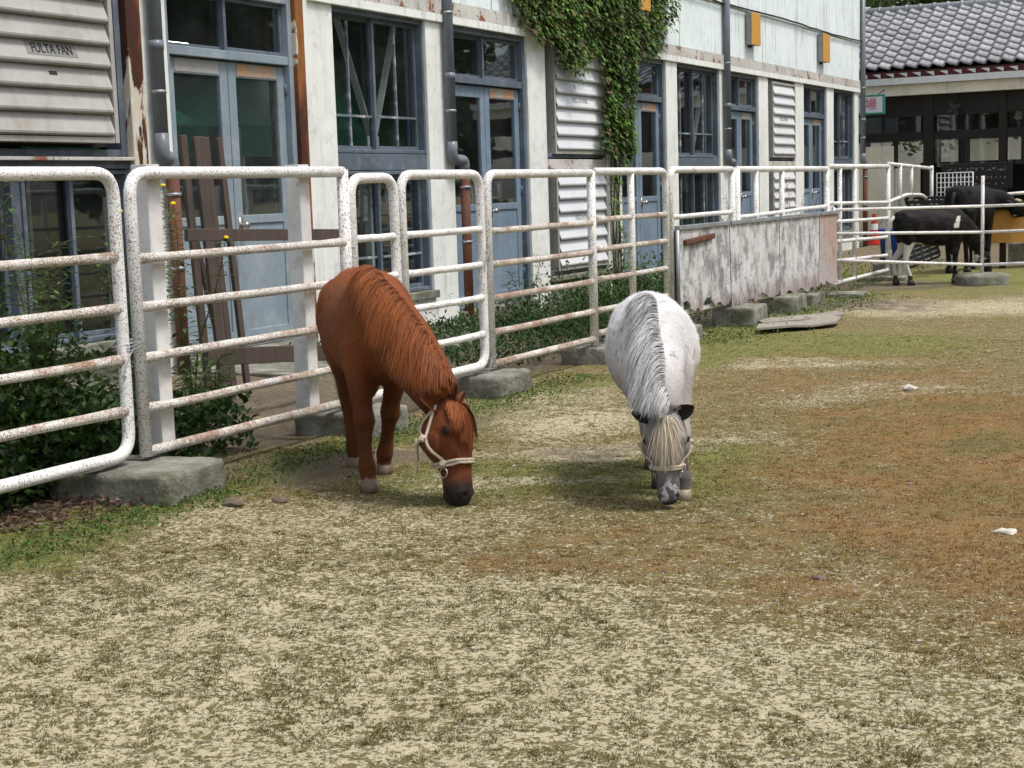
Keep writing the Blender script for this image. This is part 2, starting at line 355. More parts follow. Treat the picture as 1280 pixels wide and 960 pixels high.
# ------------------------------------------------------------------ ground
A = .479   # most patches lie across the view
def masks(x, y):
    w = (fbm(x, y, 1.3, 4, 3)-.5)*.9; w2 = (fbm(x, y, 1.3, 4, 4)-.5)*.9; xx = x+w; yy = y+w2
    rust = np.maximum.reduce([blob(xx, yy, -1.35, 7.6, 1.0, 2.6, .3), .9*blob(xx, yy, -.9, 5.4, .9, 1.1), .8*blob(xx, yy, -2.1, 5.0, .8, .45, A), .6*blob(xx, yy, -2.6, 10, 1.2, 1.6, .3), .8*blob(xx, yy, -.75, 4.5, .5, .6)])
    rust = rust*np.clip(.45+fbm(x, y, 1.6, 4, 9)*1.1, 0, 1)
    green = np.maximum.reduce([blob(xx, yy, -4.25, 7.0, .25, 2.0), .8*blob(xx, yy, -3.0, 6.1, .9, .5, A), .8*blob(xx, yy, -2.3, 6.3, .6, .7), .9*blob(xx, yy, -4.0, 10, .35, 2.0), blob(xx, yy, -4.2, 13.9, .6, 3), .8*blob(xx, yy, -3.2, 11.5, 1.5, 1.8), blob(xx, yy, -4.4, 4.6, .3, 1.2), blob(xx, yy, -3.4, 20, 3, 3.2)*.9, .7*blob(xx, yy, -2.0, 8.5, .6, 1.5)])
    sand = np.maximum.reduce([.42*blob(xx, yy, -2.4, 3.4, 2.6, 1.6, A), blob(xx, yy, -2.95, 6.05, .62, .16, A), .9*blob(xx, yy, -3.5, 7.6, .35, .8), .8*blob(xx, yy, -2.95, 10.4, .9, .35, A), .7*blob(xx, yy, -2.9, 6.75, .75, .3, A), .8*blob(xx, yy, -3.25, 10.3, .6, .45, A), .6*blob(xx, yy, -2.2, 9.2, .8, .35, A), .9*blob(xx, yy, -2.4, 15.8, 3.0, 1.0, A), .4*blob(xx, yy, -3.6, 5.0, 1.0, .5, A), .6*blob(xx, yy, -3.9, 8.4, .4, 1.3)])
    dirt = np.maximum.reduce([blob(xx, yy, -4.0, 6.0, .5, .25, A)*.9, blob(xx, yy, -4.9, 5, .3, 3), np.clip((-4.72-x)*5, 0, 1)*np.clip((17-y)*.5, 0, 1), blob(xx, yy, -3.9, 15.6, .9, .7), blob(xx, yy, -4.4, 18.6, 1.2, .9), blob(xx, yy, -4.0, 28, 5, 5.5)*.9, .8*blob(xx, yy, -4.3, 7.6, .3, .5), .55*blob(xx, yy, -3.0, 6.75, .4, .2, A)])  # behind the fence: dark soil, with the shading there put into the tone
    return rust, green, sand, dirt
def height(x, y): 
    return (fbm(x, y, 2.0, 3, 21)-.5)*.03+(fbm(x, y, 14, 3, 22)-.5)*.010-.0
def zc(y):  # the yard is level
    return 0
def grid(x0, x1, y0, y1, st, z=0, hf=None):
    xs = np.arange(x0, x1+st/2, st); ys = np.arange(y0, y1+st/2, st); X, Y = np.meshgrid(xs, ys); Z = z+(hf(X, Y) if hf else 0*X)
    v = np.stack([X.ravel(), Y.ravel(), Z.ravel()], 1); nx, ny = len(xs), len(ys); i = np.arange(nx*ny).reshape(ny, nx)
    f = np.stack([i[:-1, :-1], i[:-1, 1:], i[1:, 1:], i[1:, :-1]], -1).reshape(-1, 4)
    return v, f
def npmesh(name, v, f, mat, parent=None, smooth=True, col=None, nside=4):
    me = bpy.data.meshes.new(name); me.vertices.add(len(v)); me.vertices.foreach_set('co', np.asarray(v, dtype=np.float32).ravel())
    me.loops.add(f.size); me.loops.foreach_set('vertex_index', f.ravel().astype(np.int32)); me.polygons.add(len(f))
    me.polygons.foreach_set('loop_start', np.arange(0, f.size, nside, dtype=np.int32))
    me.polygons.foreach_set('use_smooth', np.full(len(f), smooth)); me.update(calc_edges=True); me.validate()
    if col is not None:
        a = me.color_attributes.new('col', 'FLOAT_COLOR', 'POINT'); a.data.foreach_set('color', np.hstack([col, np.ones((len(col), 1))]).astype(np.float32).ravel())
    me.materials.append(MAT[mat]); return link(name, me, parent)
def mk_ground():
    m = NT('yard_ground', .95, .1)
    mk = m.attr('col'); rust = m.sep(mk, 0); green = m.sep(mk, 1); sandm = m.sep(mk, 2); dirt = m.attrf('dirt')
    sand = m.mix(m.noise(3, 5), (.59, .525, .345), (.46, .40, .25))
    sand = m.mix(m.ramp(m.noise(90, 4), .45, .75, 0, .6), sand, (.30, .25, .145))
    sand = m.mix(m.ramp(m.noise(190, 2), .58, .72, 0, .6), sand, (.78, .73, .58))
    far = m.ramp(m.math('ADD', m.sep(m.pos(), 1), m.math('MULTIPLY', m.noise(1.2, 4), 1.6)), 3.9, 7.0)
    olive = m.mix(m.ramp(m.noise(75, 5), .3, .7), (.085, .070, .018), (.24, .195, .06))
    gold = m.mix(m.ramp(m.noise(85, 5), .3, .7), (.085, .066, .016), (.26, .19, .058))
    gold = m.mix(m.ramp(m.noise(1.1, 5, rough=.65), .5, .66, 0, .8), gold, m.mix(m.ramp(m.noise(80, 5), .3, .7), (.065, .062, .014), (.17, .15, .045)))
    olive = m.mix(far, olive, gold)
    gr = m.mix(m.ramp(m.noise(70, 5), .3, .7), (.085, .105, .018), (.24, .245, .06))
    ru = m.mix(m.ramp(m.noise(80, 6, rough=.7), .3, .7), (.12, .062, .017), (.33, .19, .062))
    ru = m.mix(m.ramp(m.noise(1.3, 5, rough=.7), .42, .60), ru, gold)
    veg = m.mix(m.ramp(rust, .15, .8), m.mix(m.ramp(green, .2, .9, 0, .85), olive, gr), ru)
    # cover: clumpy, finer and fuller with the moss carpet beyond the trodden foreground
    n = m.math('ADD', m.math('ADD', m.math('MULTIPLY', m.noise(46, 7, None, .75, .3), .66), m.math('MULTIPLY', m.noise(7, 4), .14)), m.math('MULTIPLY', m.noise(110, 3), .20))
    th = m.math('ADD', m.math('SUBTRACT', .494, m.math('MULTIPLY', m.math('MAXIMUM', m.math('MAXIMUM', rust, green), m.math('MULTIPLY', far, .42)), .062)), m.math('MULTIPLY', sandm, .080))
    d = m.math('SUBTRACT', n, th); cov = m.ramp(d, -.03, .03, 0, .93)
    k = m.mix(cov, sand, veg)
    k = m.mix(m.math('MULTIPLY', dirt, m.ramp(m.noise(7, 6), .3, .55)), k, m.mix(m.noise(14, 6), (.10, .08, .06), (.27, .22, .17)))
    m.col(k)
    m.bump(m.math('ADD', m.math('MULTIPLY', m.noise(60, 6, rough=.7), .7), m.math('MULTIPLY', cov, .35)), .03, .8)
    return m.m
MAT['ground'] = mk_ground()
def ground_obj(name, x0, x1, y0, y1, st, hf, z=0):
    v, f = grid(x0, x1, y0, y1, st, z, hf); r, g, s, d = masks(v[:, 0], v[:, 1])
    o = npmesh(name, v, f, 'ground', col=np.stack([r, g, s], 1)); a = o.data.attributes.new('dirt', 'FLOAT', 'POINT'); a.data.foreach_set('value', d.astype(np.float32)); return struct(o)
ground_obj('ground', -7.4, 3, .5, 36, .04, height)
v, f = grid(-160, 160, -60, 260, 20, -.06); o = npmesh('outer_ground', v, f, 'ground', col=np.zeros((len(v), 3))+(0, .5, .3)); struct(o)

# grass tufts (nobody could count them): ONE mesh of small blades in clumps
def tufts():
    N = 200000; x = rng.uniform(-4.7, 1.2, N); y = 2.1+rng.random(N)**1.5*10.5
    # keep only what lies in the cone of the view (+margin)
    az = np.arctan2(-x, y); k = (az > -.25) & (az < .92); x, y = x[k], y[k]
    r, g, s, d = masks(x, y); cl = fbm(x, y, 25, 4, 31); cl2 = fbm(x, y, 2.2, 3, 32)
    k = rng.random(len(x)) < np.clip(1.5-y*.13, .25, 1); x, y, r, g, s, d, cl, cl2 = (q[k] for q in (x, y, r, g, s, d, cl, cl2))
    p = np.clip((cl*.76+cl2*.24-.495+.16*g+.14*r-.10*s-.3*d)*8+.10, 0, .85); k = rng.random(len(x)) < p; x, y, r, g = x[k], y[k], r[k], g[k]
    n = len(x); nb = 9; L = rng.uniform(.003, .010, (n, nb)); ang = rng.uniform(0, 2*PI, (n, nb)); rad = np.abs(rng.normal(0, .013, (n, nb)))
    bx = x[:, None]+np.cos(ang)*rad*1.4; by = y[:, None]+np.sin(ang)*rad; bz = height(bx, by)
    a2 = ang+rng.normal(0, .8, (n, nb)); ln = rng.uniform(.5, 1.7, (n, nb))
    w = rng.uniform(.0012, .0026, (n, nb)); px_, py_ = -np.sin(a2)*w, np.cos(a2)*w
    tip = np.stack([bx+np.cos(a2)*L*ln, by+np.sin(a2)*L*ln, bz+L], -1)
    v0 = np.stack([bx+px_, by+py_, bz-.001], -1); v1 = np.stack([bx-px_, by-py_, bz-.001], -1)
    vv = np.stack([v0, v1, tip], 2).reshape(-1, 3); ff = np.arange(len(vv)).reshape(-1, 3)
    t = rng.random((n, 1)); base = np.array((.08, .068, .02))*(1-t)+np.array((.20, .165, .052))*t; ff_ = np.clip((y-3.9)/2.7, 0, 1)[:, None]; base = base*(1-ff_)+(np.array((.085, .068, .017))*(1-t)+np.array((.26, .19, .06))*t)*ff_
    rr = np.clip(r*1.3, 0, 1)[:, None]; gg = np.clip(g, 0, 1)[:, None]
    base = base*(1-gg)+np.array((.14, .155, .035))*gg; base = base*(1-rr)+(np.array((.27, .16, .055))*(.6+.7*t))*rr
    c = np.repeat(base, nb*3, 0)*rng.uniform(.75, 1.25, (len(vv)//3, 1)).repeat(3, 0)
    o = npmesh('grass', vv, ff, 'blade', smooth=False, col=c, nside=3); tag(o, 'short dry olive and rust coloured grass tufts growing through the sandy yard', 'grass', kind='stuff')
tufts()
# lusher green ground cover along the fence foot and behind it
def ground_cover():
    m = MB()
    def spray(n, fx, L, w, cols, lift=(.2, 1)):
        for _ in range(n):
            x, y, h = fx(); d = V(R.uniform(-1, 1), R.uniform(-1, 1), R.uniform(*lift)); c = R.choice(cols); k = R.uniform(.6, 1.3)
            m.leaf((x, y, R.uniform(0, h)), d, (R.uniform(-.4, .4), R.uniform(-.4, .4), 1), R.uniform(.5, 1)*L, R.uniform(.6, 1)*w, tuple(q*k for q in c), .15)
    G = [(.06, .12, .02), (.09, .16, .03), (.05, .09, .02), (.13, .19, .05)]
    D = [(.03, .065, .015), (.045, .09, .02), (.02, .045, .012)]
    def edge(): 
        y = R.uniform(5.2, 9.5); return (-4.35+R.gauss(0, .12)+.0*(y), y, .02)
    spray(3500, edge, .022, .016, G)
    spray(1500, lambda: (-4.2+R.gauss(0, .11), R.uniform(3.8, 5.3), .02), .022, .016, G)
    spray(2500, lambda: (R.gauss(-4.3, .25), R.uniform(11.5, 17), .03), .04, .018, G)
    spray(3000, lambda: (R.uniform(-7.2, -4.5), R.uniform(16.5, 24), .06), .07, .02, G)
    # dark low growth behind the fence
    spray(7000, lambda: (R.uniform(-5.9, -4.75), R.uniform(4.0, 6.3), .30), .07, .05, D); spray(9000, lambda: (R.uniform(-5.8, -4.8), R.uniform(3.9, 5.3), .35+.45*R.random()), .065, .045, D+G[:1])
    spray(6000, lambda: (R.uniform(-7.3, -5.0), R.uniform(9.5, 13), .10), .06, .03, D)
    spray(9000, lambda: (R.gauss(-6.0, .5), R.uniform(11.8, 17), R.uniform(.05, .35)), .07, .03, D)
    spray(6000, lambda: (R.gauss(-6.6, .35), R.uniform(14.3, 22), R.uniform(.1, .55)), .08, .035, D+G[:2])
    o = m.build('ground_cover', 'leaf'); tag(o, 'low green leafy ground cover under and behind the white pipe fence', 'ground cover', kind='stuff')
ground_cover()
def litter():
    m = MB(); C = [(.10, .05, .035), (.15, .085, .06), (.06, .035, .025), (.2, .15, .11)]
    for _ in range(520):
        y = R.uniform(4.3, 5.1); x = R.gauss(-4.55+.12*(y-4.7), .13)
        m.leaf((x, y, R.uniform(.005, .045)), (R.uniform(-1, 1), R.uniform(-1, 1), R.uniform(-.2, .3)), (R.uniform(-.5, .5), R.uniform(-.5, .5), 1), R.uniform(.02, .045), R.uniform(.015, .03), R.choice(C), .2)
    for _ in range(700):
        x, y = R.uniform(-4.6, -3.7), R.uniform(5.4, 7.2)
        m.leaf((x, y, .01), (R.uniform(-1, 1), R.uniform(-1, 1), .1), (0, 0, 1), R.uniform(.008, .02), R.uniform(.006, .014), R.choice(C), .1)
    tag(m.build('dead_leaves', 'leaf'), 'brown dead leaves and crumbled bark heaped under the near fence rail', 'dead leaves', kind='stuff')
litter()
def pebble(x, y, r, label, col='stone', squash=.45):
    m = MB(); m.ball((x, y, height(np.array([x]), np.array([y]))[0]+r*squash*.5), (r, r*.7, r*squash), 9, 6)
    m.v = [tuple(Vector(p)+mn.noise_vector(Vector(p)*40)*r*.25) for p in m.v]
    tag(m.build('stone', col, smooth=False), label, 'stone')
MAT['stone'] = flat('pale_stone', (.62, .58, .50), .85, .3, 30)
MAT['stoned'] = flat('brown_clod', (.16, .12, .09), .9, .3, 30)
pebble(-.90, 5.6, .045, 'pale flat stone on the sand near the right edge of the yard', squash=.25)
pebble(-2.06, 9.25, .05, 'small whitish round stone on the bare patch right of the grey pony')
pebble(-1.35, 4.75, .028, 'small dark bark chip lying in the rust coloured grass', 'stoned', .3)
pebble(-3.98, 5.05, .05, 'brown clod of earth beside the nearest concrete block', 'stoned')
pebble(-3.85, 5.2, .04, 'smaller brown clod right of the nearest concrete block', 'stoned')
pebble(-4.55, 12.4, .03, 'little white stone under the first weathered fence board')

# ------------------------------------------------------------------ white pipe fence
FX = -4.6; RP = .029; RR = .0215
GF = 'white pipe fence panels round the yard'
def bentframe(y0, y1, z0, z1, corners, r=.13):
    """outer pipe of a panel; corners: set of 'tl','tr','bl','br' that are rounded bends"""
    def side(y, zs): return [(FX, y, z) for z in zs]
    return None
def panel(label, y0, y1, top, bot, rails, mids=(), left='round', right='round', mat='pipe', railmat='pipe', x=FX, r=RP, lowr='round', lowl='square', seed=0):
    t = thing('pipe_fence', label, 'fence', (x, (y0+y1)/2, 0), 0, GF)
    # top pipe with rounded ends running down into the posts
    m = MB(); pts = []
    if left == 'round': pts += [(x, y0, bot), (x, y0, top), (x, y1, top)]
    else: pts += [(x, y0, top), (x, y1, top)]
    if right == 'round': pts += [(x, y1, bot)]
    if lowr == 'round' and right == 'round': pts += [(x, y0 if left != 'round' else y0+r, bot)]
    elif left == 'round' and lowl == 'round': pts = [(x, y1, bot)]+pts
    m.tube(bend(pts, .11, 6), r, 12); m.build('frame_pipe', mat, t, smooth=True)
    for side, yy in (('l', y0), ('r', y1)):
        if (side == 'l' and left == 'post') or (side == 'r' and right == 'post'):
            q = MB(); q.tube([(x, yy, bot-.03), (x, yy, top+.012)], r*1.12, 12); q.build('post', mat, t, smooth=True)
    for yy in mids:
        q = MB(); q.tube([(x-.002, yy, bot), (x-.002, yy, top-.01)], r*.95, 12); q.build('post', mat, t, smooth=True)
    for i, z in enumerate(rails):
        zz = [z, z] if not isinstance(z, tuple) else z
        n = 8; q = MB(); q.tube([(x+.002*mn.noise((i, k, seed)), y0+(y1-y0)*k/n, zz[0]+(zz[1]-zz[0])*k/n+.004*mn.noise((i+.5, k*.7, seed+.3))) for k in range(n+1)], [RR*(1.22 if k in (0, n) else 1+.03*mn.noise((k*2.1, i, seed))) for k in range(n+1)], 10); q.build('rail', railmat if i % 2 == 0 or railmat == 'pipe' else 'pipe2', t, smooth=True)
    if lowr != 'round' or right != 'round':
        q = MB(); q.tube([(x, y0, bot+.02), (x, y1, bot+.02)], r*.95 if lowr == 'thick' else RR*1.1, 10); q.build('rail', railmat, t, smooth=True)
    return t
def tie(t, y, z, n=3):
    q = MB()
    for k in range(n):
        a = [(FX+math.cos(a_)*.045, y+math.sin(a_)*.075, z+k*.007+.01*math.sin(a_*2+k)) for a_ in np.linspace(0, 2*PI, 17)]
        q.tube(a, .0022, 5)
    q.tube([(FX+.045, y-.03, z), (FX+.06, y-.08, z-.03), (FX+.05, y-.11, z-.10), (FX+.055, y-.12, z-.14)], .003, 5)
    q.build('wire_tie', 'galv', t, smooth=True)
t = panel('nearest white rusty pipe fence panel, cut by the left edge of the photo', 3.0, 5.12, 1.43, .18, (1.065, .835, .61, .38), railmat='pipe2', left='cut', seed=1)
tie(t, 5.17, .66)
t = panel('wide white pipe fence panel left of the chestnut pony, backed by square posts', 5.225, 6.93, 1.43, .155, (1.05, .83, .60, .37), left='round', right='post', lowr='thin', railmat='pipe2', seed=2)
# the two square posts standing behind the panel carry it
for yy in (5.43, 6.62):
    q = MB(); q.box(FX-.125, FX-.035, yy-.045, yy-.037, .15, 1.47); q.box(FX-.043, FX-.035, yy-.037, yy+.045, .15, 1.47); q.box(FX-.125, FX-.043, yy+.037, yy+.045, .15, 1.47); q.build('square_post', 'sqpost', t, bevel=.002)
panel('narrow low white pipe panel just above the chestnut pony\'s back', 7.0, 7.45, 1.395, .17, (1.06, .835, .61, .39), left='round', seed=3)
t = panel('white pipe panel in front of the rusty downpipe, right of the chestnut pony', 7.53, 8.49, 1.41, .19, (1.06, .835, .625, .39), seed=4)
t = panel('white pipe panel before the blue double doors with the brass handle', 8.58, 10.21, 1.41, .165, (1.045, .83, .61, .39), right='post', lowr='thin', railmat='pipe2', seed=5)
tie(t, 8.54, .93, 1); tie(t, 8.54, .24, 1)
t = panel('white pipe panel with a rust streaked middle post, behind the grey pony', 10.29, 11.70, 1.42, .2, (1.065, .845, .62, .39), mids=(10.97,), left='cut', lowr='thin', right='round', railmat='pipe2', seed=6)
t = panel('white pipe panel standing above the first two weathered boards', 11.80, 13.36, 1.43, .2, (1.04,), right='post', lowr='thin', seed=7)
t = panel('long white pipe panel with five posts running to the yard corner', 13.5, 16.55, 1.43, .17, ((.985, 1.02),), mids=(14.07, 14.9), left='post', right='post', lowr='thin', seed=8)
t = panel('white pipe panel beyond the yard corner, in front of the downpipe', 16.62, 19.4, 1.455, .12, ((1.05, 1.0), (.84, .80), (.62, .56), (.40, .33)), mids=(17.1, 17.75), left='cut', right='post', lowr='thin', seed=9)
# far pen: short panels turning right towards the barn
def xpanel(label, pts_rails, posts, r=.024, group=None, mat='pipe'):
    c = posts[0][0]; t = thing('pipe_fence', label, 'fence', (c[0], c[1], 0), 0, group or GF)
    for p, z0, z1 in posts: q = MB(); q.tube([(p[0], p[1], z0), (p[0], p[1], z1)], r*1.1, 10); q.build('post', mat, t, smooth=True)
    for rl in pts_rails: q = MB(); q.tube(bend(rl, .15, 4), r, 10); q.build('rail', mat, t, smooth=True)
    return t
PA = (-4.6, 19.4); PB = (-4.72, 22.6)
def lerp(a, b, t): return tuple(x+(y-x)*t for x, y in zip(a, b))
xpanel('far white pen panel with a sagging second rail beside the black crates', [[(*PA, 1.49), (*PB, 1.43)], [(*PA, 1.0), (*lerp(PA, PB, .4), 1.08), (*lerp(PA, PB, .75), 1.06), (*PB, .93)]], [(PB, .7, 1.47), (lerp(PA, PB, .25), .9, 1.49), (lerp(PA, PB, .5), 1.0, 1.47)])
PC = (-3.4, 23.6)
xpanel('far white pipe rail above the orange feed trough', [[(*PB, .93), (*lerp(PB, PC, .5), 1.0), (-2.4, 23.9, 1.1)]], [((-2.45, 23.9), .0, 1.15)], r=.026)
# cow pen rails (right)
Q0 = (-4.6, 16.83); Q1 = (-3.3, 18.68); Q2 = (Q1[0]+2.2*.887, Q1[1]+2.2*.461)
xpanel('white three rail fence running from the weathered boards across the calf', [[(*Q0, .97), (*Q1, .94)], [(*Q0, .705), (*Q1, .63)], [(*Q0, .405), (*Q1, .24)]], [(Q0, .1, 1.0)], r=.019, group='cow pen rails')
xpanel('white three rail fence right of the calf with its post in a round concrete foot', [[(*Q1, .94), (*Q2, .95)], [(*Q1, .63), (*Q2, .65)], [(*Q1, .24), (*Q2, .26)]], [(Q1, .14, 1.3)], r=.019, group='cow pen rails')

# weathered boards fixed to the fence
GB = 'weathered boards on the fence'
def board(y0, y1, label, mat='board', zb=.17, zt=.93, seed=0, jag=.07):
    t = thing('weathered_fence', label, 'fence', (FX+.045, (y0+y1)/2, zb), 0, GB)
    n = 26; m = MB(); xs = (FX+.037, FX+.052); vs = []
    for k in range(n+1):
        y = y0+(y1-y0)*k/n; w = .01*math.sin(k*1.7+seed)
        low = zb+abs(mn.noise((k*.16, seed, .2)))*jag*2.6+jag*.5*abs(mn.noise((k*.6, seed, 4)))
        for x in xs:
            for z in (low, low+.1, zt): vs.append((x+w*(1 if z < zt else 0)+(.03*abs(mn.noise((k*.5, seed, 9))) if z == low else 0), y, z))
    fs = []
    for k in range(n):
        a = k*6; b = a+6
        for p, q in ((0, 1), (1, 2)): fs += [(a+p, b+p, b+q, a+q), (a+3+p, a+3+q, b+3+q, b+3+p)]
        fs += [(a, a+3, b+3, b), (a+2, b+2, b+5, a+5)]
    fs += [(0, 1, 4, 3), (1, 2, 5, 4), (n*6, n*6+3, n*6+4, n*6+1), (n*6+1, n*6+4, n*6+5, n*6+2)]
    m.add(vs, fs); m.build('panel_sheet', mat, t)
    q = MB(); q.box(FX+.031, FX+.036, y0-.03, y0+.03, zb+.06, zt); q.build('joint_dark_strip', 'rubber', t)  # black strip added behind the gap so the joint reads dark
    q = MB(); q.box(FX+.02, FX+.07, y0+.005, y1-.005, zt, zt+.035); q.build('metal_cap', 'galv', t, bevel=.003)
    return t
t = board(11.83, 13.115, 'first weathered grey fence board, with a rusty bar near its top', seed=1, zb=.2, jag=.09)
q = MB(); q.beam((FX+.065, 11.95, .82), (FX+.065, 12.68, .85), .03, .05); q.build('rusty_bar', 'rustpipe', t, bevel=.01)
board(13.145, 14.615, 'second weathered grey fence board, ragged along its foot', seed=2, zb=.15)
board(14.645, 16.055, 'third weathered grey fence board, with dark stains in the middle', seed=3, zb=.13)
board(16.085, 16.78, 'last short fence board, reddish on its right half at the corner', 'boardred', seed=4, zb=.15)
q = MB(); q.tube([(FX+.06, 11.80, .12), (FX+.06, 11.80, .93)], .018, 8); tag(q.build('corner_batten', 'galv', smooth=True), 'thin grey batten at the left edge of the first weathered board', 'batten')

# concrete foot blocks
GC = 'concrete foot blocks under the fence'
def block(cx, cy, lx, ly, h, label, rz=0, seed=0, rough=.012):
    n = 9; bm = bmesh.new(); bmesh.ops.create_cube(bm, size=1); bmesh.ops.subdivide_edges(bm, edges=bm.edges[:], cuts=n, use_grid_fill=True)
    for v in bm.verts:
        p = v.co.copy(); rr = max(0, (abs(p.x) > .45)+(abs(p.y) > .45)+(abs(p.z) > .45)-1)
        v.co = Vector((p.x*lx, p.y*ly, (p.z+.5)*h-.03))
        v.co += mn.noise_vector(v.co*7+V(seed, 0, 0))*rough*.7+mn.noise_vector(v.co*34+V(seed, 5, 0))*rough*.6
        v.co -= Vector((p.x*lx, p.y*ly, p.z*h)).normalized()*rr*.008
    me = bpy.data.meshes.new('concrete_block'); bm.to_mesh(me); bm.free(); me.materials.append(MAT['concrete'])
    me.polygons.foreach_set('use_smooth', [True]*len(me.polygons))
    o = link('concrete_block', me); o.location = (cx, cy, 0); o.rotation_euler.z = rz; tag(o, label, 'concrete block', GC)
block(-4.57, 5.13, .62, .48, .165, 'largest mossy concrete block, nearest the camera, under two fence posts', .1, 1, .010)
block(-4.62, 6.95, .5, .42, .16, 'mossy concrete block behind the chestnut pony\'s hind legs', .05, 2)
block(-4.60, 8.5, .42, .5, .17, 'grey concrete block right of the chestnut pony\'s ears', .03, 3)
block(-4.62, 10.3, .42, .45, .16, 'concrete block peeping out left of the grey pony\'s side', 0, 4)
block(-4.60, 11.9, .36, .34, .16, 'concrete block just right of the grey pony\'s flank', 0, 5)
block(-4.53, 13.35, .40, .5, .21, 'concrete block under the joint of the first two weathered boards', .05, 6)
block(-4.57, 14.8, .38, .6, .20, 'concrete block under the second and third weathered boards', .1, 7)
block(-4.62, 15.7, .36, .42, .15, 'small greenish concrete block right under the third weathered board', 0, 8)
block(-4.5, 16.75, .55, .4, .08, 'low flat concrete block at the corner of the yard', .1, 9)
block(-4.7, 19.6, .6, .5, .08, 'flat concrete block under the far turning post of the fence', .1, 10)
m = MB(); nn = 28
prof = [(.29, -.02), (.30, .10), (.285, .125), (.20, .145), (0, .15)]
vs = [(Q1[0]+math.cos(2*PI*k/nn)*r*1.05, Q1[1]+math.sin(2*PI*k/nn)*r, z+.006*mn.noise((k*.5, r*9, 2))) for r, z in prof[:-1] for k in range(nn)]+[(Q1[0], Q1[1], .15)]
fs = [(i*nn+k, i*nn+(k+1) % nn, (i+1)*nn+(k+1) % nn, (i+1)*nn+k) for i in range(3) for k in range(nn)]+[(3*nn+k, 3*nn+(k+1) % nn, 4*nn) for k in range(nn)]
m.add(vs, fs); tag(m.build('round_concrete_foot', 'concrete', smooth=True), 'round concrete foot holding the cow pen post at right', 'concrete block', GC)

# warped board on the ground
MAT['palewood'] = mk_wood('pale_weathered_plywood', (.17, .15, .125), (.40, .36, .30))
def ground_board():
    t = thing('loose_board', 'warped grey plywood board lying on the grass before the weathered fence', 'board', (-4.0, 13.4, .03), 0)
    for j, poly in enumerate((((-4.40, 13.41), (-4.28, 13.78), (-4.0, 13.98), (-3.79, 14.12), (-3.70, 13.92), (-3.88, 13.66), (-3.99, 13.40), (-4.22, 13.05)), ((-4.25, 13.02), (-4.12, 13.22), (-3.97, 13.37), (-3.73, 13.57), (-3.62, 13.5), (-3.59, 13.19), (-3.74, 12.93), (-3.86, 12.77), (-4.09, 12.48)))):
        c = Vector((sum(p[0] for p in poly)/len(poly), sum(p[1] for p in poly)/len(poly), 0)); n = len(poly); rings = []
        vs = []; fs = []
        for lay, dz in ((0, .018), (1, 0)):
            for f_ in (1, .5):
                for p in poly: q = c+(Vector((*p, 0))-c)*f_; d = (q-c).length; vs.append((q.x, q.y, .018+dz+.16*d*d*(1 if q.x > c.x else .3)+.006*mn.noise((q.x*6, q.y*6, j))))
            vs.append((c.x, c.y, .018+dz))
        L = 2*n+1
        for o in (0, L):
            for k in range(n):
                e = (k+1) % n; fs += [(o+k, o+e, o+n+e, o+n+k), (o+n+k, o+n+e, o+2*n)]
        for k in range(n): e = (k+1) % n; fs.append((k, e, L+e, L+k))
        MB().add(vs, fs).build('plywood_sheet', 'palewood', t)
ground_board()
# ------------------------------------------------------------------ the long stable building (left)
WX = -7.5; BK = -7.62
bld = thing('stable_building', 'long mint white stable building with slate blue doors and windows, ivy on its wall', 'building', (WX, 17, 0))
HZ, TZ = 2.95, 1.6          # lintel and transom heights
bays = [('louvrebig', 6.3, 8.56), ('doorw', 9.03, 10.68), ('win', 11.25, 12.85), ('door', 13.33, 15.03), ('louvre', 15.48, 17.15), ('door', 17.6, 19.17), ('win', 19.58, 21.3), ('door', 21.72, 23.12), ('louvre', 23.6, 25.08), ('door', 25.58, 27.03), ('win', 27.48, 28.95)]
# pillars between the bays
pil = [(8.72, 9.03, 'pillar'), (10.805, 11.25, 'pillar'), (12.85, 13.33, 'pillar'), (15.03, 15.48, 'pillar'), (17.15, 17.6, 'pillar'), (19.17, 19.58, 'pillar'), (21.3, 21.72, 'pillar'), (23.12, 23.6, 'pillar'), (25.08, 25.58, 'pillar'), (27.03, 27.48, 'pillar'), (28.95, 29.25, 'pillar')]
for a, b, m_ in pil:
    B('pillar', m_, bld, (WX-.13 if b < 28 else WX-.35, WX, a, b, -.05, 3.0), bevel=.006)
B('peeling_post', 'peel', bld, (WX-.3, WX+.03, 8.565, 8.718, 1.35, 3.4), bevel=.008, label='rust brown post with peeling white paint')
B('peeling_post', 'peel', bld, (WX-.3, WX+.012, 10.68, 10.80, -.05, 3.4), bevel=.008, label='rust brown post with peeling cream paint')
B('pillar', 'pillar', bld, (WX-.3, WX+.004, 8.565, 8.718, -.05, 1.349))
B('pillar', 'pillar', bld, (WX-.35, WX, 5.9, 6.3, -.05, 3.0))
B('lintel', 'pillar', bld, (WX-.35, WX-.02, 10.87, 29.24, 3.001, 3.12))
B('drip_board', 'pillar', bld, (WX-.018, WX+.035, 10.87, 29.27, 2.955, 3.035))
B('lintel', 'frame', bld, (WX-.35, WX-.03, 5.9, 10.679, 3.001, 3.4))
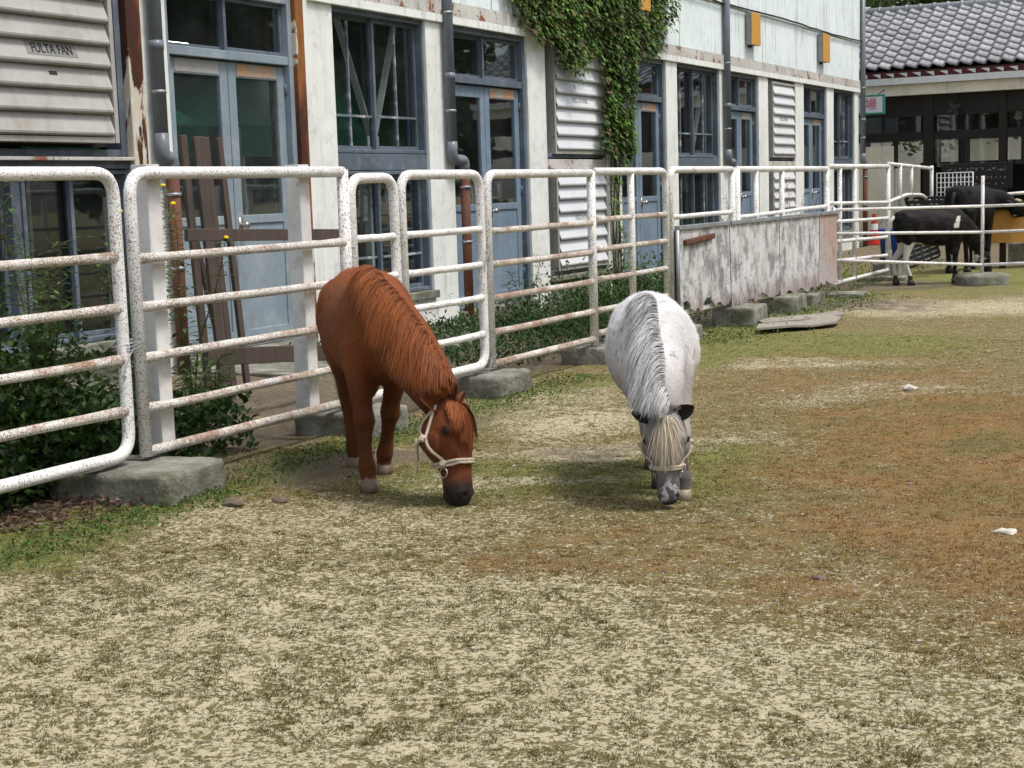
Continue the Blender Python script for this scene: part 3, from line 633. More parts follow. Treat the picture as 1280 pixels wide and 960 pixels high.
# corrugated cladding
def corr(y0, y1, z0, z1, x, name, mat, pitch=.1, amp=.012, lap=0):
    n = int((y1-y0)/pitch*4); vs = []; fs = []
    for k in range(n+1):
        y = y0+(y1-y0)*k/n; dx = amp*(0, .9, 1, .1)[k % 4]
        vs += [(x+dx, y, z0), (x+dx, y, z1)]
    for k in range(n): fs.append((2*k, 2*k+2, 2*k+3, 2*k+1))
    return MB().add(vs, fs).build(name, mat, bld)
y = 10.6
while y < 29.2:
    y1 = min(y+1.82, 29.27); corr(y, y1-.012, 3.12, 3.93, WX, 'corrugated_sheet', 'sheetwall'); corr(y, y1-.012, 3.90, 5.2, WX+.016, 'corrugated_sheet', 'sheetwall'); y = y1
y = 5.2
B('upper_wall', 'sheetwall', bld, (WX-.34, WX-.006, 5.2, 29.24, 3.42, 5.2))
y = 10.87
while y < 29.2:
    y1 = min(y+1.82, 29.27); corr(y, y1-.015, 3.037, 3.17, WX+.028, 'rusty_flashing_strip', 'flash', .065, .012); y = y1
q = MB(); pts = [(WX+.05, y, 3.915+.012*math.sin(y*1.1)+.012*mn.noise((y*2, 0, 0))) for y in np.arange(19.5, 29.3, .35)]; q.tube(pts, .014, 6); q.build('wall_cable', 'ink', bld, smooth=True)
B('gable_wall', 'sheetwall', bld, (-13.5, WX-.02, 29.251, 29.35, -.05, 5.2))
B('end_wall', 'interior', bld, (-13.5, WX-.2, 5.7, 5.85, -.05, 5.2))
B('roof_slab', 'frame', bld, (-13.7, WX+.15, 5.5, 29.5, 5.201, 5.3))
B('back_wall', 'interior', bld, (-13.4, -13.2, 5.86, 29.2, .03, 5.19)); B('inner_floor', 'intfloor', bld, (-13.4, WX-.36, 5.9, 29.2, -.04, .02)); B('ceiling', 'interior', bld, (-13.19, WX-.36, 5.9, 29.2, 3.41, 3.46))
for y in (8, 11, 14.2, 17.4, 20.5, 23.5, 26.5): B('inner_column', 'interior', bld, (-10.4, -10.15, y, y+.25, .03, 3.4))
for y, z, x in ((10.6, 2.72, -9.2), (13.3, 2.85, -9.5), (13.9, 2.5, -10.4), (18.5, 2.6, -9.4), (23.4, 2.6, -9.4), (9.9, 2.15, -9.6)):
    B('tube_lamp', 'lamp', bld, (x, x+.03, y, y+.75, z, z+.03), bevel=0)
for y0, y1, x in ((9.2, 11.6, -9.2), (11.7, 13.9, -8.9), (14.6, 16.6, -9.4)):
    ym = (y0+y1)/2; MB().add([(x, y0, 2.0), (x, y1, 2.0), (x-.9, ym, 2.75), (x-1.8, y0, 2.0), (x-1.8, y1, 2.0), (x+.01, y0, 1.7), (x+.01, y1, 1.7)], [(0, 1, 2), (0, 2, 3), (1, 4, 2), (3, 2, 4), (5, 6, 1, 0)]).build('green_sheen_form', 'green', bld)  # tent shapes added indoors to give the panes their green sheen
    B('inner_column', 'steel', bld, (x-.04, x, y0+.02, y0+.06, .03, 1.98))  # pole under the added green shape

def pane(parent, y0, y1, z0, z1, x=BK-.012):
    B('pane', 'glass', parent, (x-.004, x+.004, y0, y1, z0, z1), bevel=0)
def sash(parent, y0, y1, z0, z1, x, fw_=.035, vm=(), hm=(), name='sash', mat='frame', worn=0):
    s_ = B(name, mat, parent, (x-.02, x+.02, y0, y0+fw_, z0, z1), (x-.02, x+.02, y1-fw_, y1, z0, z1), (x-.0195, x+.0195, y0+fw_, y1-fw_, z0, z0+fw_), (x-.0195, x+.0195, y0+fw_, y1-fw_, z1-fw_, z1), bevel=.003)
    return s_
def frame(name, y0, y1, z0, z1, w=.035, mat='frame', extra=()):
    f = B(name, mat, bld, (BK-.06, WX-.03, y0, y0+w, z0, z1), (BK-.06, WX-.03, y1-w, y1, z0, z1), (BK-.061, WX-.035, y0+w, y1-w, z1-w, z1), (BK-.061, WX-.035, y0+w, y1-w, z0, z0+w), *extra, bevel=.005)
    return f
def muntins(parent, ys, z0, z1, hz, y0, y1, x):
    for y in ys: B('muntin', 'muntin', parent, (x-.011, x+.011, y-.012, y+.012, z0, z1), bevel=.002)
    for z in hz: B('muntin', 'muntin', parent, (x-.009, x+.013, y0, y1, z-.011, z+.011), bevel=.002)
MAT['muntin'] = paint('peeling_muntin_paint', (.16, .19, .22), (.10, .12, .15), speck=0, rust=0, dirtamt=.95, dirt=(.70, .72, .72), rough=.6)
def window(y0, y1, z0, z1, muh, name='window', vm=True):
    f = frame(name, y0, y1, z0, z1); mid = (y0+y1)/2+.02; w = .035
    for k, (a, b, xx) in enumerate(((y0+w, mid+.03, BK-.045), (mid-.03, y1-w, BK))):
        sash(f, a, b, z0+w, z1-w, xx); pane(f, a+.035, b-.035, z0+w+.035, z1-w-.035, xx)
        muntins(f, ((a+b)/2,) if vm else (), z0+w+.035, z1-w-.035, muh, a+.035, b-.035, xx+.014)
    return f
def knob(d, y, z, x):
    q = MB(); q.tube([(x, y, z), (x+.05, y, z)], .014, 10); q.ball((x+.065, y, z), (.022, .03, .03)); q.box(x, x+.008, y-.025, y+.025, z-.06, z+.06); q.build('handle', 'metal', d, smooth=True)
def doorbay(y0, y1, mat='door', mesh=False):
    fr = frame('door_frame', y0, y1, .01, 2.96, w=.06, mat='doorr' if mat == 'doorr' else 'frame', extra=((BK-.062, WX-.04, y0+.06, y1-.06, 2.40, 2.47),))
    mid = (y0+y1)/2; a0, a1 = y0+.06, y1-.06
    for a, b, xx in ((a0, mid+.02, BK-.03), (mid-.02, a1, BK+.012)):
        sash(fr, a, b, 2.47, 2.90, xx); pane(fr, a+.035, b-.035, 2.505, 2.865, xx)
    for k, (a, b) in enumerate(((a0+.004, mid-.004), (mid+.004, a1-.004))):
        x = BK+.01; st = .10; zp = 1.17
        d = B('door', mat, bld, (x-.022, x+.022, a, a+st, .10, 2.39), (x-.022, x+.022, b-st, b, .10, 2.39), (x-.0215, x+.0215, a+st, b-st, 2.39-.12, 2.39), (x-.0215, x+.0215, a+st, b-st, zp-.07, zp), bevel=.005)
        if k == 1 or mat == 'doorr': B('rusty_rail', 'rustdoor', d, (x+.0225, x+.026, a+st+.01, b-st-.01, 2.285, 2.38), bevel=0)
        B('lower_panel', mat, d, (x-.008, x+.008, a+st-.004, b-st+.004, .23, zp-.068), bevel=0); B('bottom_rail', mat, d, (x-.0212, x+.0212, a+st, b-st, .10, .235))
        pane(d, a+st-.004, b-st+.004, zp-.004, 2.275, x)
        if mesh: B('wire_mesh', 'wiremesh', d, (x+.006, x+.008, a+st, b-st, zp, 2.27), bevel=0)
        for hz in (.4, 1.3, 2.2): yy = a if k == 0 else b; q = MB(); q.tube([(x+.03, yy, hz-.05), (x+.03, yy, hz+.05)], .011, 8); q.build('hinge', 'frame', d, smooth=True)
        if k == 1: knob(d, a+.06, 1.09, x+.022)
    B('door_sill', 'concrete', bld, (BK-.1, WX+.08, y0-.02, y1+.02, -.05, .095), bevel=.01)
    return fr
def mk_mesh():
    m = bpy.data.materials.new('diamond_wire_glass'); m.use_nodes = True; t = m.node_tree; b = t.nodes['Principled BSDF']; b.inputs['Base Color'].default_value = (.16, .20, .20, 1)
    g = t.nodes.new('ShaderNodeNewGeometry'); s = t.nodes.new('ShaderNodeSeparateXYZ'); t.links.new(g.outputs['Position'], s.inputs[0])
    def M_(op, a, b_=0):
        o = t.nodes.new('ShaderNodeMath'); o.operation = op
        for i, v in enumerate((a, b_)):
            if isinstance(v, bpy.types.NodeSocket): t.links.new(v, o.inputs[i])
            else: o.inputs[i].default_value = v
        return o.outputs[0]
    lines = []
    for sg in (1, -1):
        w = M_('ADD', M_('MULTIPLY', s.outputs[1], 38), M_('MULTIPLY', s.outputs[2], 30*sg)); f = M_('FRACT', w); lines.append(M_('LESS_THAN', f, .10 if sg > 0 else .05))
    b.inputs['Alpha'].default_value = 1; t.links.new(M_('MULTIPLY', M_('MAXIMUM', lines[0], lines[1]), .30), b.inputs['Alpha']); return m
MAT['wiremesh'] = mk_mesh()
MAT['rustdoor'] = paint('rust_stained_blue', (.36, .36, .33), rust=.78, rustc=(.30, .16, .08), rough=.6)
def louvre(y0, y1, z0, z1, n, xf, xb, mat, side='louvre', lettering=None, half=False):
    """louvre cover: casing, sloping slats with a rounded lip, lettering plate"""
    c = MB(); c.box(xb, xf-.012, y0-.055, y0-.015, z0-.05, z1+.04); c.box(xb, xf-.012, y1+.015, y1+.055, z0-.05, z1+.04); c.box(xb, xf-.02, y0-.015, y1+.015, z1+.005, z1+.04); c.box(xb, xf-.02, y0-.015, y1+.015, z0-.05, z0-.01)
    lc = c.build('louvre_cover', side, bld, bevel=.003)
    p = (z1-z0)/n
    for k in range(4): q0 = MB(); q0.ball((xf-.04, y0-.056, z0+(z1-z0)*(k+.5)/4), .008, 6, 4); q0.build('screw', 'ink', lc)
    shared = None
    for k in range(n):
        zt = z0+p*(k+1); zb = z0+p*k
        prof = [(xf-.055, zt+.006), (xf-.006, zb+.036), (xf, zb+.022), (xf-.002, zb+.008), (xf-.012, zb), (xf-.03, zb-.002), (xf-.035, zb+.003)]
        vs = [(x, y, z) for y in (y0, y1) for x, z in prof]; L = len(prof)
        vs += [(x-.004, y, z-.003) for y in (y0, y1) for x, z in prof]
        fs = [(i, i+1, L+i+1, L+i) for i in range(L-1)]+[(2*L+i, 3*L+i, 3*L+i+1, 2*L+i+1) for i in range(L-1)]+[(i, 2*L+i, 2*L+i+1, i+1) for i in range(L-1)]+[(L+i, L+i+1, 3*L+i+1, 3*L+i) for i in range(L-1)]
        MB().add(vs, fs).build('slat', mat, lc)
    B('cover_back', 'ink', lc, (xb+.005, xb+.02, y0-.01, y1+.01, z0-.01, z1+.004), bevel=0)
    return lc
def slat_plane(xf, zb, p):   # matrix on the sloping face of a slat
    s = Vector((-.049, 0, p-.03)).normalized(); n = Vector((0, 1, 0)).cross(s)
    return Matrix(((0, s.x, n.x), (1, s.y, n.y), (0, s.z, n.z))).to_4x4(), s, n

for kind, a, b in bays:
    if kind.startswith('door'):
        doorbay(a, b, 'doorr' if kind == 'doorw' else 'door', mesh=kind == 'doorw')
    elif kind == 'win':
        window(a, b, 1.68, 2.945, (2.02,)); window(a, b, .36, 1.52, (.72,), name='window')
        B('transom', 'frame', bld, (BK-.1, WX-.035, a, b, 1.525, 1.675)); B('window_sill', 'concrete', bld, (BK-.1, WX+.05, a-.02, b+.02, .28, .355), bevel=.008)
        B('base_wall', 'pillar', bld, (WX-.3, WX-.01, a, b, -.05, .279))
        [MB().add([(BK-.16+.03*math.sin(k*1.9), b+.04+.42*k/24, z) for k in range(25) for z in (.4, 2.88)], [(2*k, 2*k+2, 2*k+3, 2*k+1) for k in range(24)]).build('curtain', 'curtain', bld)]
    elif kind == 'louvre':
        B('transom', 'flash', bld, (BK-.1, WX-.005, a+.005, b-.005, 1.53, 1.64)); B('base_wall', 'concrete', bld, (WX-.3, WX-.01, a, b, -.05, .25)); B('window_sill', 'concrete', bld, (BK-.1, WX+.05, a-.01, b+.01, .252, .31), bevel=.008)
        for z0, z1, nn_ in ((1.74, 2.88, 7), (.40, 1.50, 7)):
            f = frame('window', a, b, z0-.08, z1+.065, w=.05)
            B('blind_board', 'interior', f, (BK-.04, BK-.02, a+.05, b-.05, z0-.03, z1+.015), bevel=0)
            lc = louvre(a+.24, b-.10, z0+.01, z1-.01, nn_, WX+.03, BK-.01, 'louvrew', lettering=True)
            p = (z1-z0-.02)/nn_; zb = z0+.01+p*3
            mw, s, n = slat_plane(WX+.03, zb, p); mw.translation = Vector((WX+.03-.006, (a+b)/2+.07, zb+.036))+s*(p*.36)+n*.002
            text('lettering', 'FULTA FAN', .095, 'inkg', lc, mw, sx=.85, bold=.001)
        B('dark_post', 'frame', bld, (WX-.3, WX-.02, b+.001-.12, b-.001, 1.65, 2.94))
# nearest bay: big beige louvre above dark lower windows
a, b = 6.3, 8.56
frame('window', a, b, 1.62, 2.998, w=.06); B('transom', 'frame', bld, (BK-.1, WX-.01, a, b, 1.545, 1.612)); B('rusty_ledge', 'rustledge' if 'rustledge' in MAT else 'flash', bld, (WX-.009, WX+.04, a, b, 1.60, 1.625))
B('blind_board', 'ink', bld, (BK-.06, BK-.04, a+.06, b-.06, 1.7, 2.95))
lc = louvre(6.75, 8.30, 1.77, 3.02, 8, WX+.10, BK-.02, 'louvre')
p = 1.25/8
zb = 1.77+p*3; mw, s, n = slat_plane(WX+.10, zb, p); c0 = Vector((WX+.10-.006, 7.76, zb+.036))+s*(p*.40)
mw.translation = c0+n*.004; text('lettering', 'FULTA FAN', .094, 'ink', lc, mw, sx=.80, bold=.0008)
q = MB(); q.add([c0+s*u+V(0, v, 0)+n*w for u in (-.047, .047) for v in (-.235, .235) for w in (0, .002)], [(0, 1, 3, 2), (4, 6, 7, 5), (0, 4, 5, 1), (2, 3, 7, 6), (0, 2, 6, 4), (1, 5, 7, 3)]); q.build('nameplate', 'plate', lc)
zb = 1.77+p*2; mw, s, n = slat_plane(WX+.10, zb, p); c0 = Vector((WX+.10-.006, 7.76, zb+.036))+s*(p*.42)
q = MB(); q.add([c0+s*u+V(0, v, 0)+n*w for u in (-.014, .014) for v in (-.038, .038) for w in (0, .002)], [(0, 1, 3, 2), (4, 6, 7, 5), (0, 4, 5, 1), (2, 3, 7, 6), (0, 2, 6, 4), (1, 5, 7, 3)]); q.build('nameplate', 'ink', lc)
window(7.50, b, .33, 1.54, (), name='window', vm=False); window(a, 7.44, .33, 1.54, (), name='window', vm=False); B('pillar', 'frame', bld, (WX-.25, WX-.04, 7.445, 7.495, .33, 1.54))
B('window_sill', 'concrete', bld, (BK-.1, WX+.06, a, b, .25, .325), bevel=.008); B('base_wall', 'concrete', bld, (WX-.3, WX-.01, a, b, -.05, .249))
# V braces behind the first window
for (y0, y1) in ((11.70, 12.28), (12.82, 12.31)):
    q = MB(); q.beam((-7.80, y0, 3.05), (-7.80, y1, 1.82), .012, .07, (1, 0, 0)); q.build('diagonal_brace', 'steel', bld)
B('brace_gusset', 'steel', bld, (-7.79, -7.78, 12.18, 12.38, 1.2, 1.85)); B('inner_column', 'steel', bld, (-7.87, -7.81, 12.22, 12.34, .03, 1.7))
for (y0, y1) in ((20.0, 20.6), (21.3, 20.62)):
    q = MB(); q.beam((-7.80, y0, 2.6), (-7.80, y1, 1.2), .012, .07, (1, 0, 0)); q.build('diagonal_brace', 'steel', bld)
# downpipes
def downpipe(y, label, y2=None, ztop=5.1, lean=.06):
    t = MB(); x = WX+.065; t.tube([(x, y, ztop), (x, y, 1.78)], .052, 14); t2 = t.build('downpipe', 'pvc', bld, smooth=True)
    q = MB(); yy = y2 or y+.22
    q.tube(bend([(x, y, 1.80), (x, y, 1.62), (x, yy, 1.62+.0), (x, yy, 1.50)], .09, 6), .054, 14); q.build('elbow', 'pvc', t2, smooth=True)
    q = MB(); q.tube([(x, yy, 1.53), (x, yy, -.03)], .048, 14); q.build('rusty_lower_pipe', 'rustpipe', t2, smooth=True)
    for z, w in ((3.05, y), (2.1, y), (1.35, yy), (.8, yy)):
        q = MB(); q.tube([(x, w, z-.012), (x, w, z+.012)], .056, 14); q.tube([(WX-.01, w+.02, z), (x, w, z)], .008, 6); q.build('pipe_clip', 'galv', t2, smooth=True)
    q = MB(); q.tube([(x, y, 2.4), (x, y, 2.47)], .056, 14); q.build('pipe_joint', 'pvc', t2, smooth=True)
downpipe(8.83, '', 8.93); downpipe(13.18, '', 13.42); downpipe(21.45, '', 21.7); downpipe(29.33, '', 29.5)
# amber box signs on the wall
def amber(yc, zc_, label):
    t = thing('wall_light', label, 'wall sign', (WX, yc, zc_), 0, 'amber boxes on the wall')
    B('sign_case', 'signside', t, (WX+.03, WX+.11, yc-.21, yc+.21, zc_-.24, zc_+.24)); B('amber_face', 'orange', t, (WX+.111, WX+.125, yc-.215, yc+.215, zc_-.242, zc_+.242))
    q = MB(); q.box(WX+.002, WX+.04, yc-.05, yc+.05, zc_-.27, zc_-.2); q.build('bracket', 'ink', t)
amber(18.15, 3.75, 'amber wall box half buried in the ivy'); amber(22.65, 3.63, 'amber wall box right of the middle downpipe'); amber(26.58, 3.61, 'rightmost amber wall box, near the building corner')

# ivy hanging over the wall
def ivy():
    t = thing('ivy', 'dense green ivy hanging down the wall over the white louvre', 'ivy', (WX, 17, 3))
    poly = [(14.35, 3.95), (14.5, 3.45), (14.75, 3.2), (15.05, 2.98), (15.5, 2.98), (15.75, 2.72), (16.0, 2.62), (16.3, 2.8), (16.7, 2.97), (16.85, 2.92), (16.95, 2.5), (16.9, 2.0), (16.75, 1.9), (16.75, 1.78), (17.1, 1.75), (17.15, 1.68), (17.3, 1.6), (17.5, 1.66), (17.75, 1.8), (17.7, 2.2), (17.8, 2.6), (17.9, 2.95), (18.3, 3.03), (18.7, 3.1), (18.9, 3.3), (19.15, 3.6), (19.1, 4.1), (18.95, 5.2), (14.2, 5.2)]
    def inside(y, z):
        c = False; j = len(poly)-1
        for i in range(len(poly)):
            (a, b), (d, e) = poly[i], poly[j]
            if (b > z) != (e > z) and y < (d-a)*(z-b)/(e-b)+a: c = not c
            j = i
        return c
    m = MB(); n = 0
    cols = [(.075, .155, .025), (.10, .21, .035), (.045, .10, .018), (.15, .27, .045), (.20, .31, .06), (.16, .12, .05)]
    while n < 15000:
        y = R.uniform(14.1, 19.3); z = R.uniform(1.2, 5.2); jy, jz = R.gauss(0, .07), R.gauss(0, .07)
        if not inside(y+jy, z+jz): continue
        if z > 4.3 and R.random() < .6: continue
        th_ = .06+.22*max(0, fbm(np.array([y]), np.array([z]), 2.4, 3, 51)[0]-.3)+.0; x = WX+.03+th_*R.random()**.5
        if 19.1 > y > 17.9 and 3.42 < z < 4.02 and R.random() < .7 and y < 18.45: continue
        d = V(R.uniform(.2, .9), R.uniform(-.6, .6), R.uniform(-1, -.3)); c = R.choice(cols); k = R.uniform(.75, 1.3)*(.8+.4*mn.noise((y*2, z*2, 1)))
        m.leaf((x, y, z), d, (1, R.uniform(-.4, .4), R.uniform(.2, .9)), R.uniform(.035, .105), R.uniform(.03, .085), tuple(q*k for q in c), .15); n += 1
    # thin trails towards the ground
    for _ in range(170):
        z = R.uniform(.3, 1.6); y = 17.35+.12*math.sin(z*4)+R.gauss(0, .09); m.leaf((WX+.03+R.random()*.08, y, z), (R.uniform(.2, .8), R.uniform(-.6, .6), -.7), (1, 0, .5), .055, .045, R.choice(cols), .15)
    tag(m.build('foliage', 'leaf', t), kind='stuff')
    for k in range(16):
        y0 = R.uniform(15, 18.8); q = MB(); y1 = 17.35+R.uniform(-.2, .2)
        if k < 6: pts = [(WX+.03, y1+.06*math.sin(z*3+k), z) for z in np.arange(0, 3.2, .25)]
        else: pts = [(WX+.035, lerp((y1,), (y0,), z)[0]+.06*math.sin(z*9+k), 2.2+2.6*z) for z in np.linspace(0, 1, 9)]
        q.tube(pts, .01, 5); q.build('stem', 'bark', t, smooth=True)
ivy()

# ------------------------------------------------------------------ things between fence and building
# wooden stakes and rail of an old pen
pen = thing('stake_pen', 'old grey wooden stakes nailed to rails before the first blue doors', 'wooden pen', (-6.2, 8, 0))
for x, y, w, ztop, ln in ((-6.2, 7.56, .06, 1.71, -.06), (-6.15, 7.645, .095, 1.70, -.08), (-6.2, 7.78, .055, 1.70, -.09), (-6.2, 7.92, .05, 1.70, -.10), (-6.28, 7.69, .04, 1.2, -.25)):
    q = MB(); q.beam((x, y, ztop), (x+.05, y-ln, .02), .028, w, (0, 1, 0)); q.build('stake', 'oldwood', pen, bevel=.004)
q = MB(); q.beam((-5.5, 6.69, 1.11), (-5.5, 8.29, 1.05), .03, .07); q.build('rail', 'oldwood', pen, bevel=.004)
q = MB(); q.beam((-5.5, 6.8, .41), (-5.5, 8.1, .30), .04, .10); q.build('rail', 'oldwood', pen, bevel=.004)
# concrete apron before the doors
B('concrete_apron', 'concrete', None, (-7.42, -6.2, 8.9, 13.2, -.05, .03), bevel=.01)['kind'] = 'structure'
def weed(x, y, h, label, seed, flowers=0, leafs=70, group='weeds behind the fence', spread=.2, L=.07, cols=None):
    r_ = random.Random(seed); t = thing('weed', label, 'weed', (x, y, 0), 0, group)
    cols = cols or [(.05, .10, .022), (.075, .14, .035), (.035, .07, .017), (.11, .18, .05)]
    sm = MB(); lm = MB(); fm = MB(); ns = r_.randint(3, 5)
    for k in range(ns):
        hx, hy = r_.gauss(0, spread), r_.gauss(0, spread); hh = h*r_.uniform(.65, 1)
        pts = [Vector((x+hx*f**1.4+.015*math.sin(f*9+k), y+hy*f**1.4, hh*f)) for f in np.linspace(0, 1, 9)]
        sm.tube(pts, [.007*(1-.7*i/8) for i in range(9)], 5)
        for j in range(leafs//ns):
            f = r_.random()**.8; i = min(7, int(f*8)); p = pts[i].lerp(pts[i+1], f*8-i); a = r_.uniform(0, 2*PI); d = V(math.cos(a), math.sin(a), r_.uniform(-.3, .6))
            q_ = p+d*r_.uniform(.02, .12*(1-f*.5)); k_ = r_.uniform(.7, 1.3)
            sm.tube([p, q_], .002, 3, cap=False)
            lm.leaf(q_, d+V(0, 0, -.4), (r_.uniform(-.3, .3), r_.uniform(-.3, .3), 1), L*r_.uniform(.6, 1.2)*(1-f*.4), L*.55*r_.uniform(.6, 1.1)*(1-f*.4), tuple(c*k_ for c in r_.choice(cols)), .15)
        if k < flowers:
            p = pts[-1]; 
            fm.ball(p+V(0, 0, .01), (.016, .016, .010), 8, 5)
            for a in range(8): fm.leaf(p, (math.cos(a*PI/4), math.sin(a*PI/4), .25), (0, 0, 1), .024, .014, (1, 1, 1), .05)
    sm.build('stem', 'stem', t); tag(lm.build('foliage', 'leaf', t), kind='stuff')
    if flowers: fm.c = []; fm.build('flower', 'yellow', t)
    return t
W_ = [(-5.1, 4.55, 1.25, 'leafy weed with two yellow flowers at the left edge behind the near fence', 3), (-5.15, 4.75, 1.0, 'leafy weed between the left edge and the dark window post', 0),
      (-5.2, 4.95, 1.5, 'tall weed crossing the grey window post left of the fence joint, one yellow flower', 2), (-5.05, 5.1, 1.35, 'leafy weed just left of the fence joint', 0), (-5.25, 5.3, 1.15, 'bushy weed close behind the fence joint', 0),
      (-5.5, 5.55, 1.0, 'short bushy weed right behind the first square post', 0), (-5.7, 6.4, 1.55, 'tall weed with small yellow flowers before the rusty downpipe', 3), (-5.8, 6.6, 1.1, 'leafy weed at the foot of the rusty downpipe', 0),
      (-5.75, 6.95, 1.45, 'sparse tall weed with yellow flowers in front of the wooden stakes', 3), (-5.5, 6.2, .55, 'low broad weed behind the first square post', 0), (-5.3, 6.5, .5, 'low bright weed under the wooden stakes', 0)]
for i, (x, y, h, lb, fl) in enumerate(W_): weed(x, y, h, lb, 100+i, fl, 420 if fl == 0 else 280, spread=.12 if h > 1 else .15, L=.072)
for i, (x, y, h, lb) in enumerate(((-6.9, 13.6, .65, 'thin weeds at the foot of the rusty downpipe by the blue doors'), (-6.6, 12.9, .45, 'low weed under the first lower window'), (-6.3, 15.4, .7, 'scrubby weed under the lower white louvre'), (-6.2, 16.3, .8, 'scrubby weed just left of the ivy foot'), (-6.7, 17.9, 1.25, 'tall leafy weed before the doors right of the ivy'), (-6.4, 18.4, .9, 'bushy weed behind the panel with the rusty middle post'), (-6.8, 19.8, 1.2, 'weed standing before the window right of the ivy'), (-6.8, 22.8, 1.4, 'twining weed on the doors above the weathered boards'))):
    weed(x, y, h, lb, 200+i, 0, 170, spread=.18, L=.075, group='weeds at the foot of the wall')
# ------------------------------------------------------------------ animals
def ax(t_, upref=(0, 0, 1)):
    t_ = Vector(t_).normalized(); u = Vector(upref); v = (u-t_*u.dot(t_)).normalized(); return v.cross(t_).normalized(), v   # side (left), dorsal
def chain(pts, upref=(1, 0, 0), side=None):
    """stations from (point, r_side, r_depth): section square to the path"""
    P = [Vector(p[0]) for p in pts]; out = []
    for i, p in enumerate(pts):
        t_ = P[min(i+1, len(P)-1)]-P[max(i-1, 0)]; s_, v_ = ax(t_, upref); out.append((P[i], s_, v_, p[1], p[2]))
    return out
def remesh(m, vox, smooth=5):
    me = m.mesh('tmp'); o = bpy.data.objects.new('tmp', me); S.collection.objects.link(o)
    bm = bmesh.new(); bm.from_mesh(me); bmesh.ops.recalc_face_normals(bm, faces=bm.faces[:]); bm.to_mesh(me); bm.free()
    r = o.modifiers.new('r', 'REMESH'); r.mode = 'VOXEL'; r.voxel_size = vox; r.use_smooth_shade = True
    s_ = o.modifiers.new('s', 'SMOOTH'); s_.iterations = smooth; s_.factor = .5
    bpy.context.view_layer.update(); dg = bpy.context.evaluated_depsgraph_get(); me2 = bpy.data.meshes.new_from_object(o.evaluated_get(dg)); bpy.data.objects.remove(o)
    return me2
class Head:
    """head frame: t runs poll -> muzzle along e, f is the face normal, s the side"""
    def __init__(s, poll, muz, face, L=None):
        s.p = Vector(poll); s.e = (Vector(muz)-s.p); s.L = s.e.length; s.e.normalize(); f = Vector(face); s.f = (f-s.e*f.dot(s.e)).normalized(); s.s = s.e.cross(s.f)  # side
        # t, half width, front, back (distances from the axis)
        s.st = [(-.10, .040, .020, .035), (-.03, .064, .05, .06), (.08, .078, .066, .095), (.2, .090, .073, .118), (.33, .087, .072, .120), (.45, .068, .068, .098), (.57, .052, .060, .070), (.70, .047, .053, .056), (.82, .051, .050, .058), (.92, .050, .045, .056), (.99, .038, .030, .042), (1.03, .018, .012, .02)]
    def rad(s, t):
        for a, b in zip(s.st, s.st[1:]):
            if a[0] <= t <= b[0]: k = (t-a[0])/(b[0]-a[0]); return tuple(x+(y-x)*k for x, y in zip(a[1:], b[1:]))
        return s.st[-1][1:]
    def at(s, t, phi, off=0):
        """phi 0 = front of the face, 90 = +side, 180 = jaw"""
        w, fr, bk = s.rad(t); c, q = math.cos(math.radians(phi)), math.sin(math.radians(phi)); d = (fr if c > 0 else bk); g = s.k
        return s.p+s.e*s.L*t+s.s*(q*(w*g+off))+s.f*(c*(d*g+off))
    def stations(s, n=24):
        vs = []; fs = []
        for i, (t, w, fr, bk) in enumerate(s.st):
            for k in range(n): vs.append(s.at(t, 360*k/n))
        for i in range(len(s.st)-1):
            for k in range(n): fs.append((i*n+k, i*n+(k+1) % n, (i+1)*n+(k+1) % n, (i+1)*n+k))
        fs += [tuple(range(n))[::-1], tuple((len(s.st)-1)*n+k for k in range(n))]
        return vs, fs
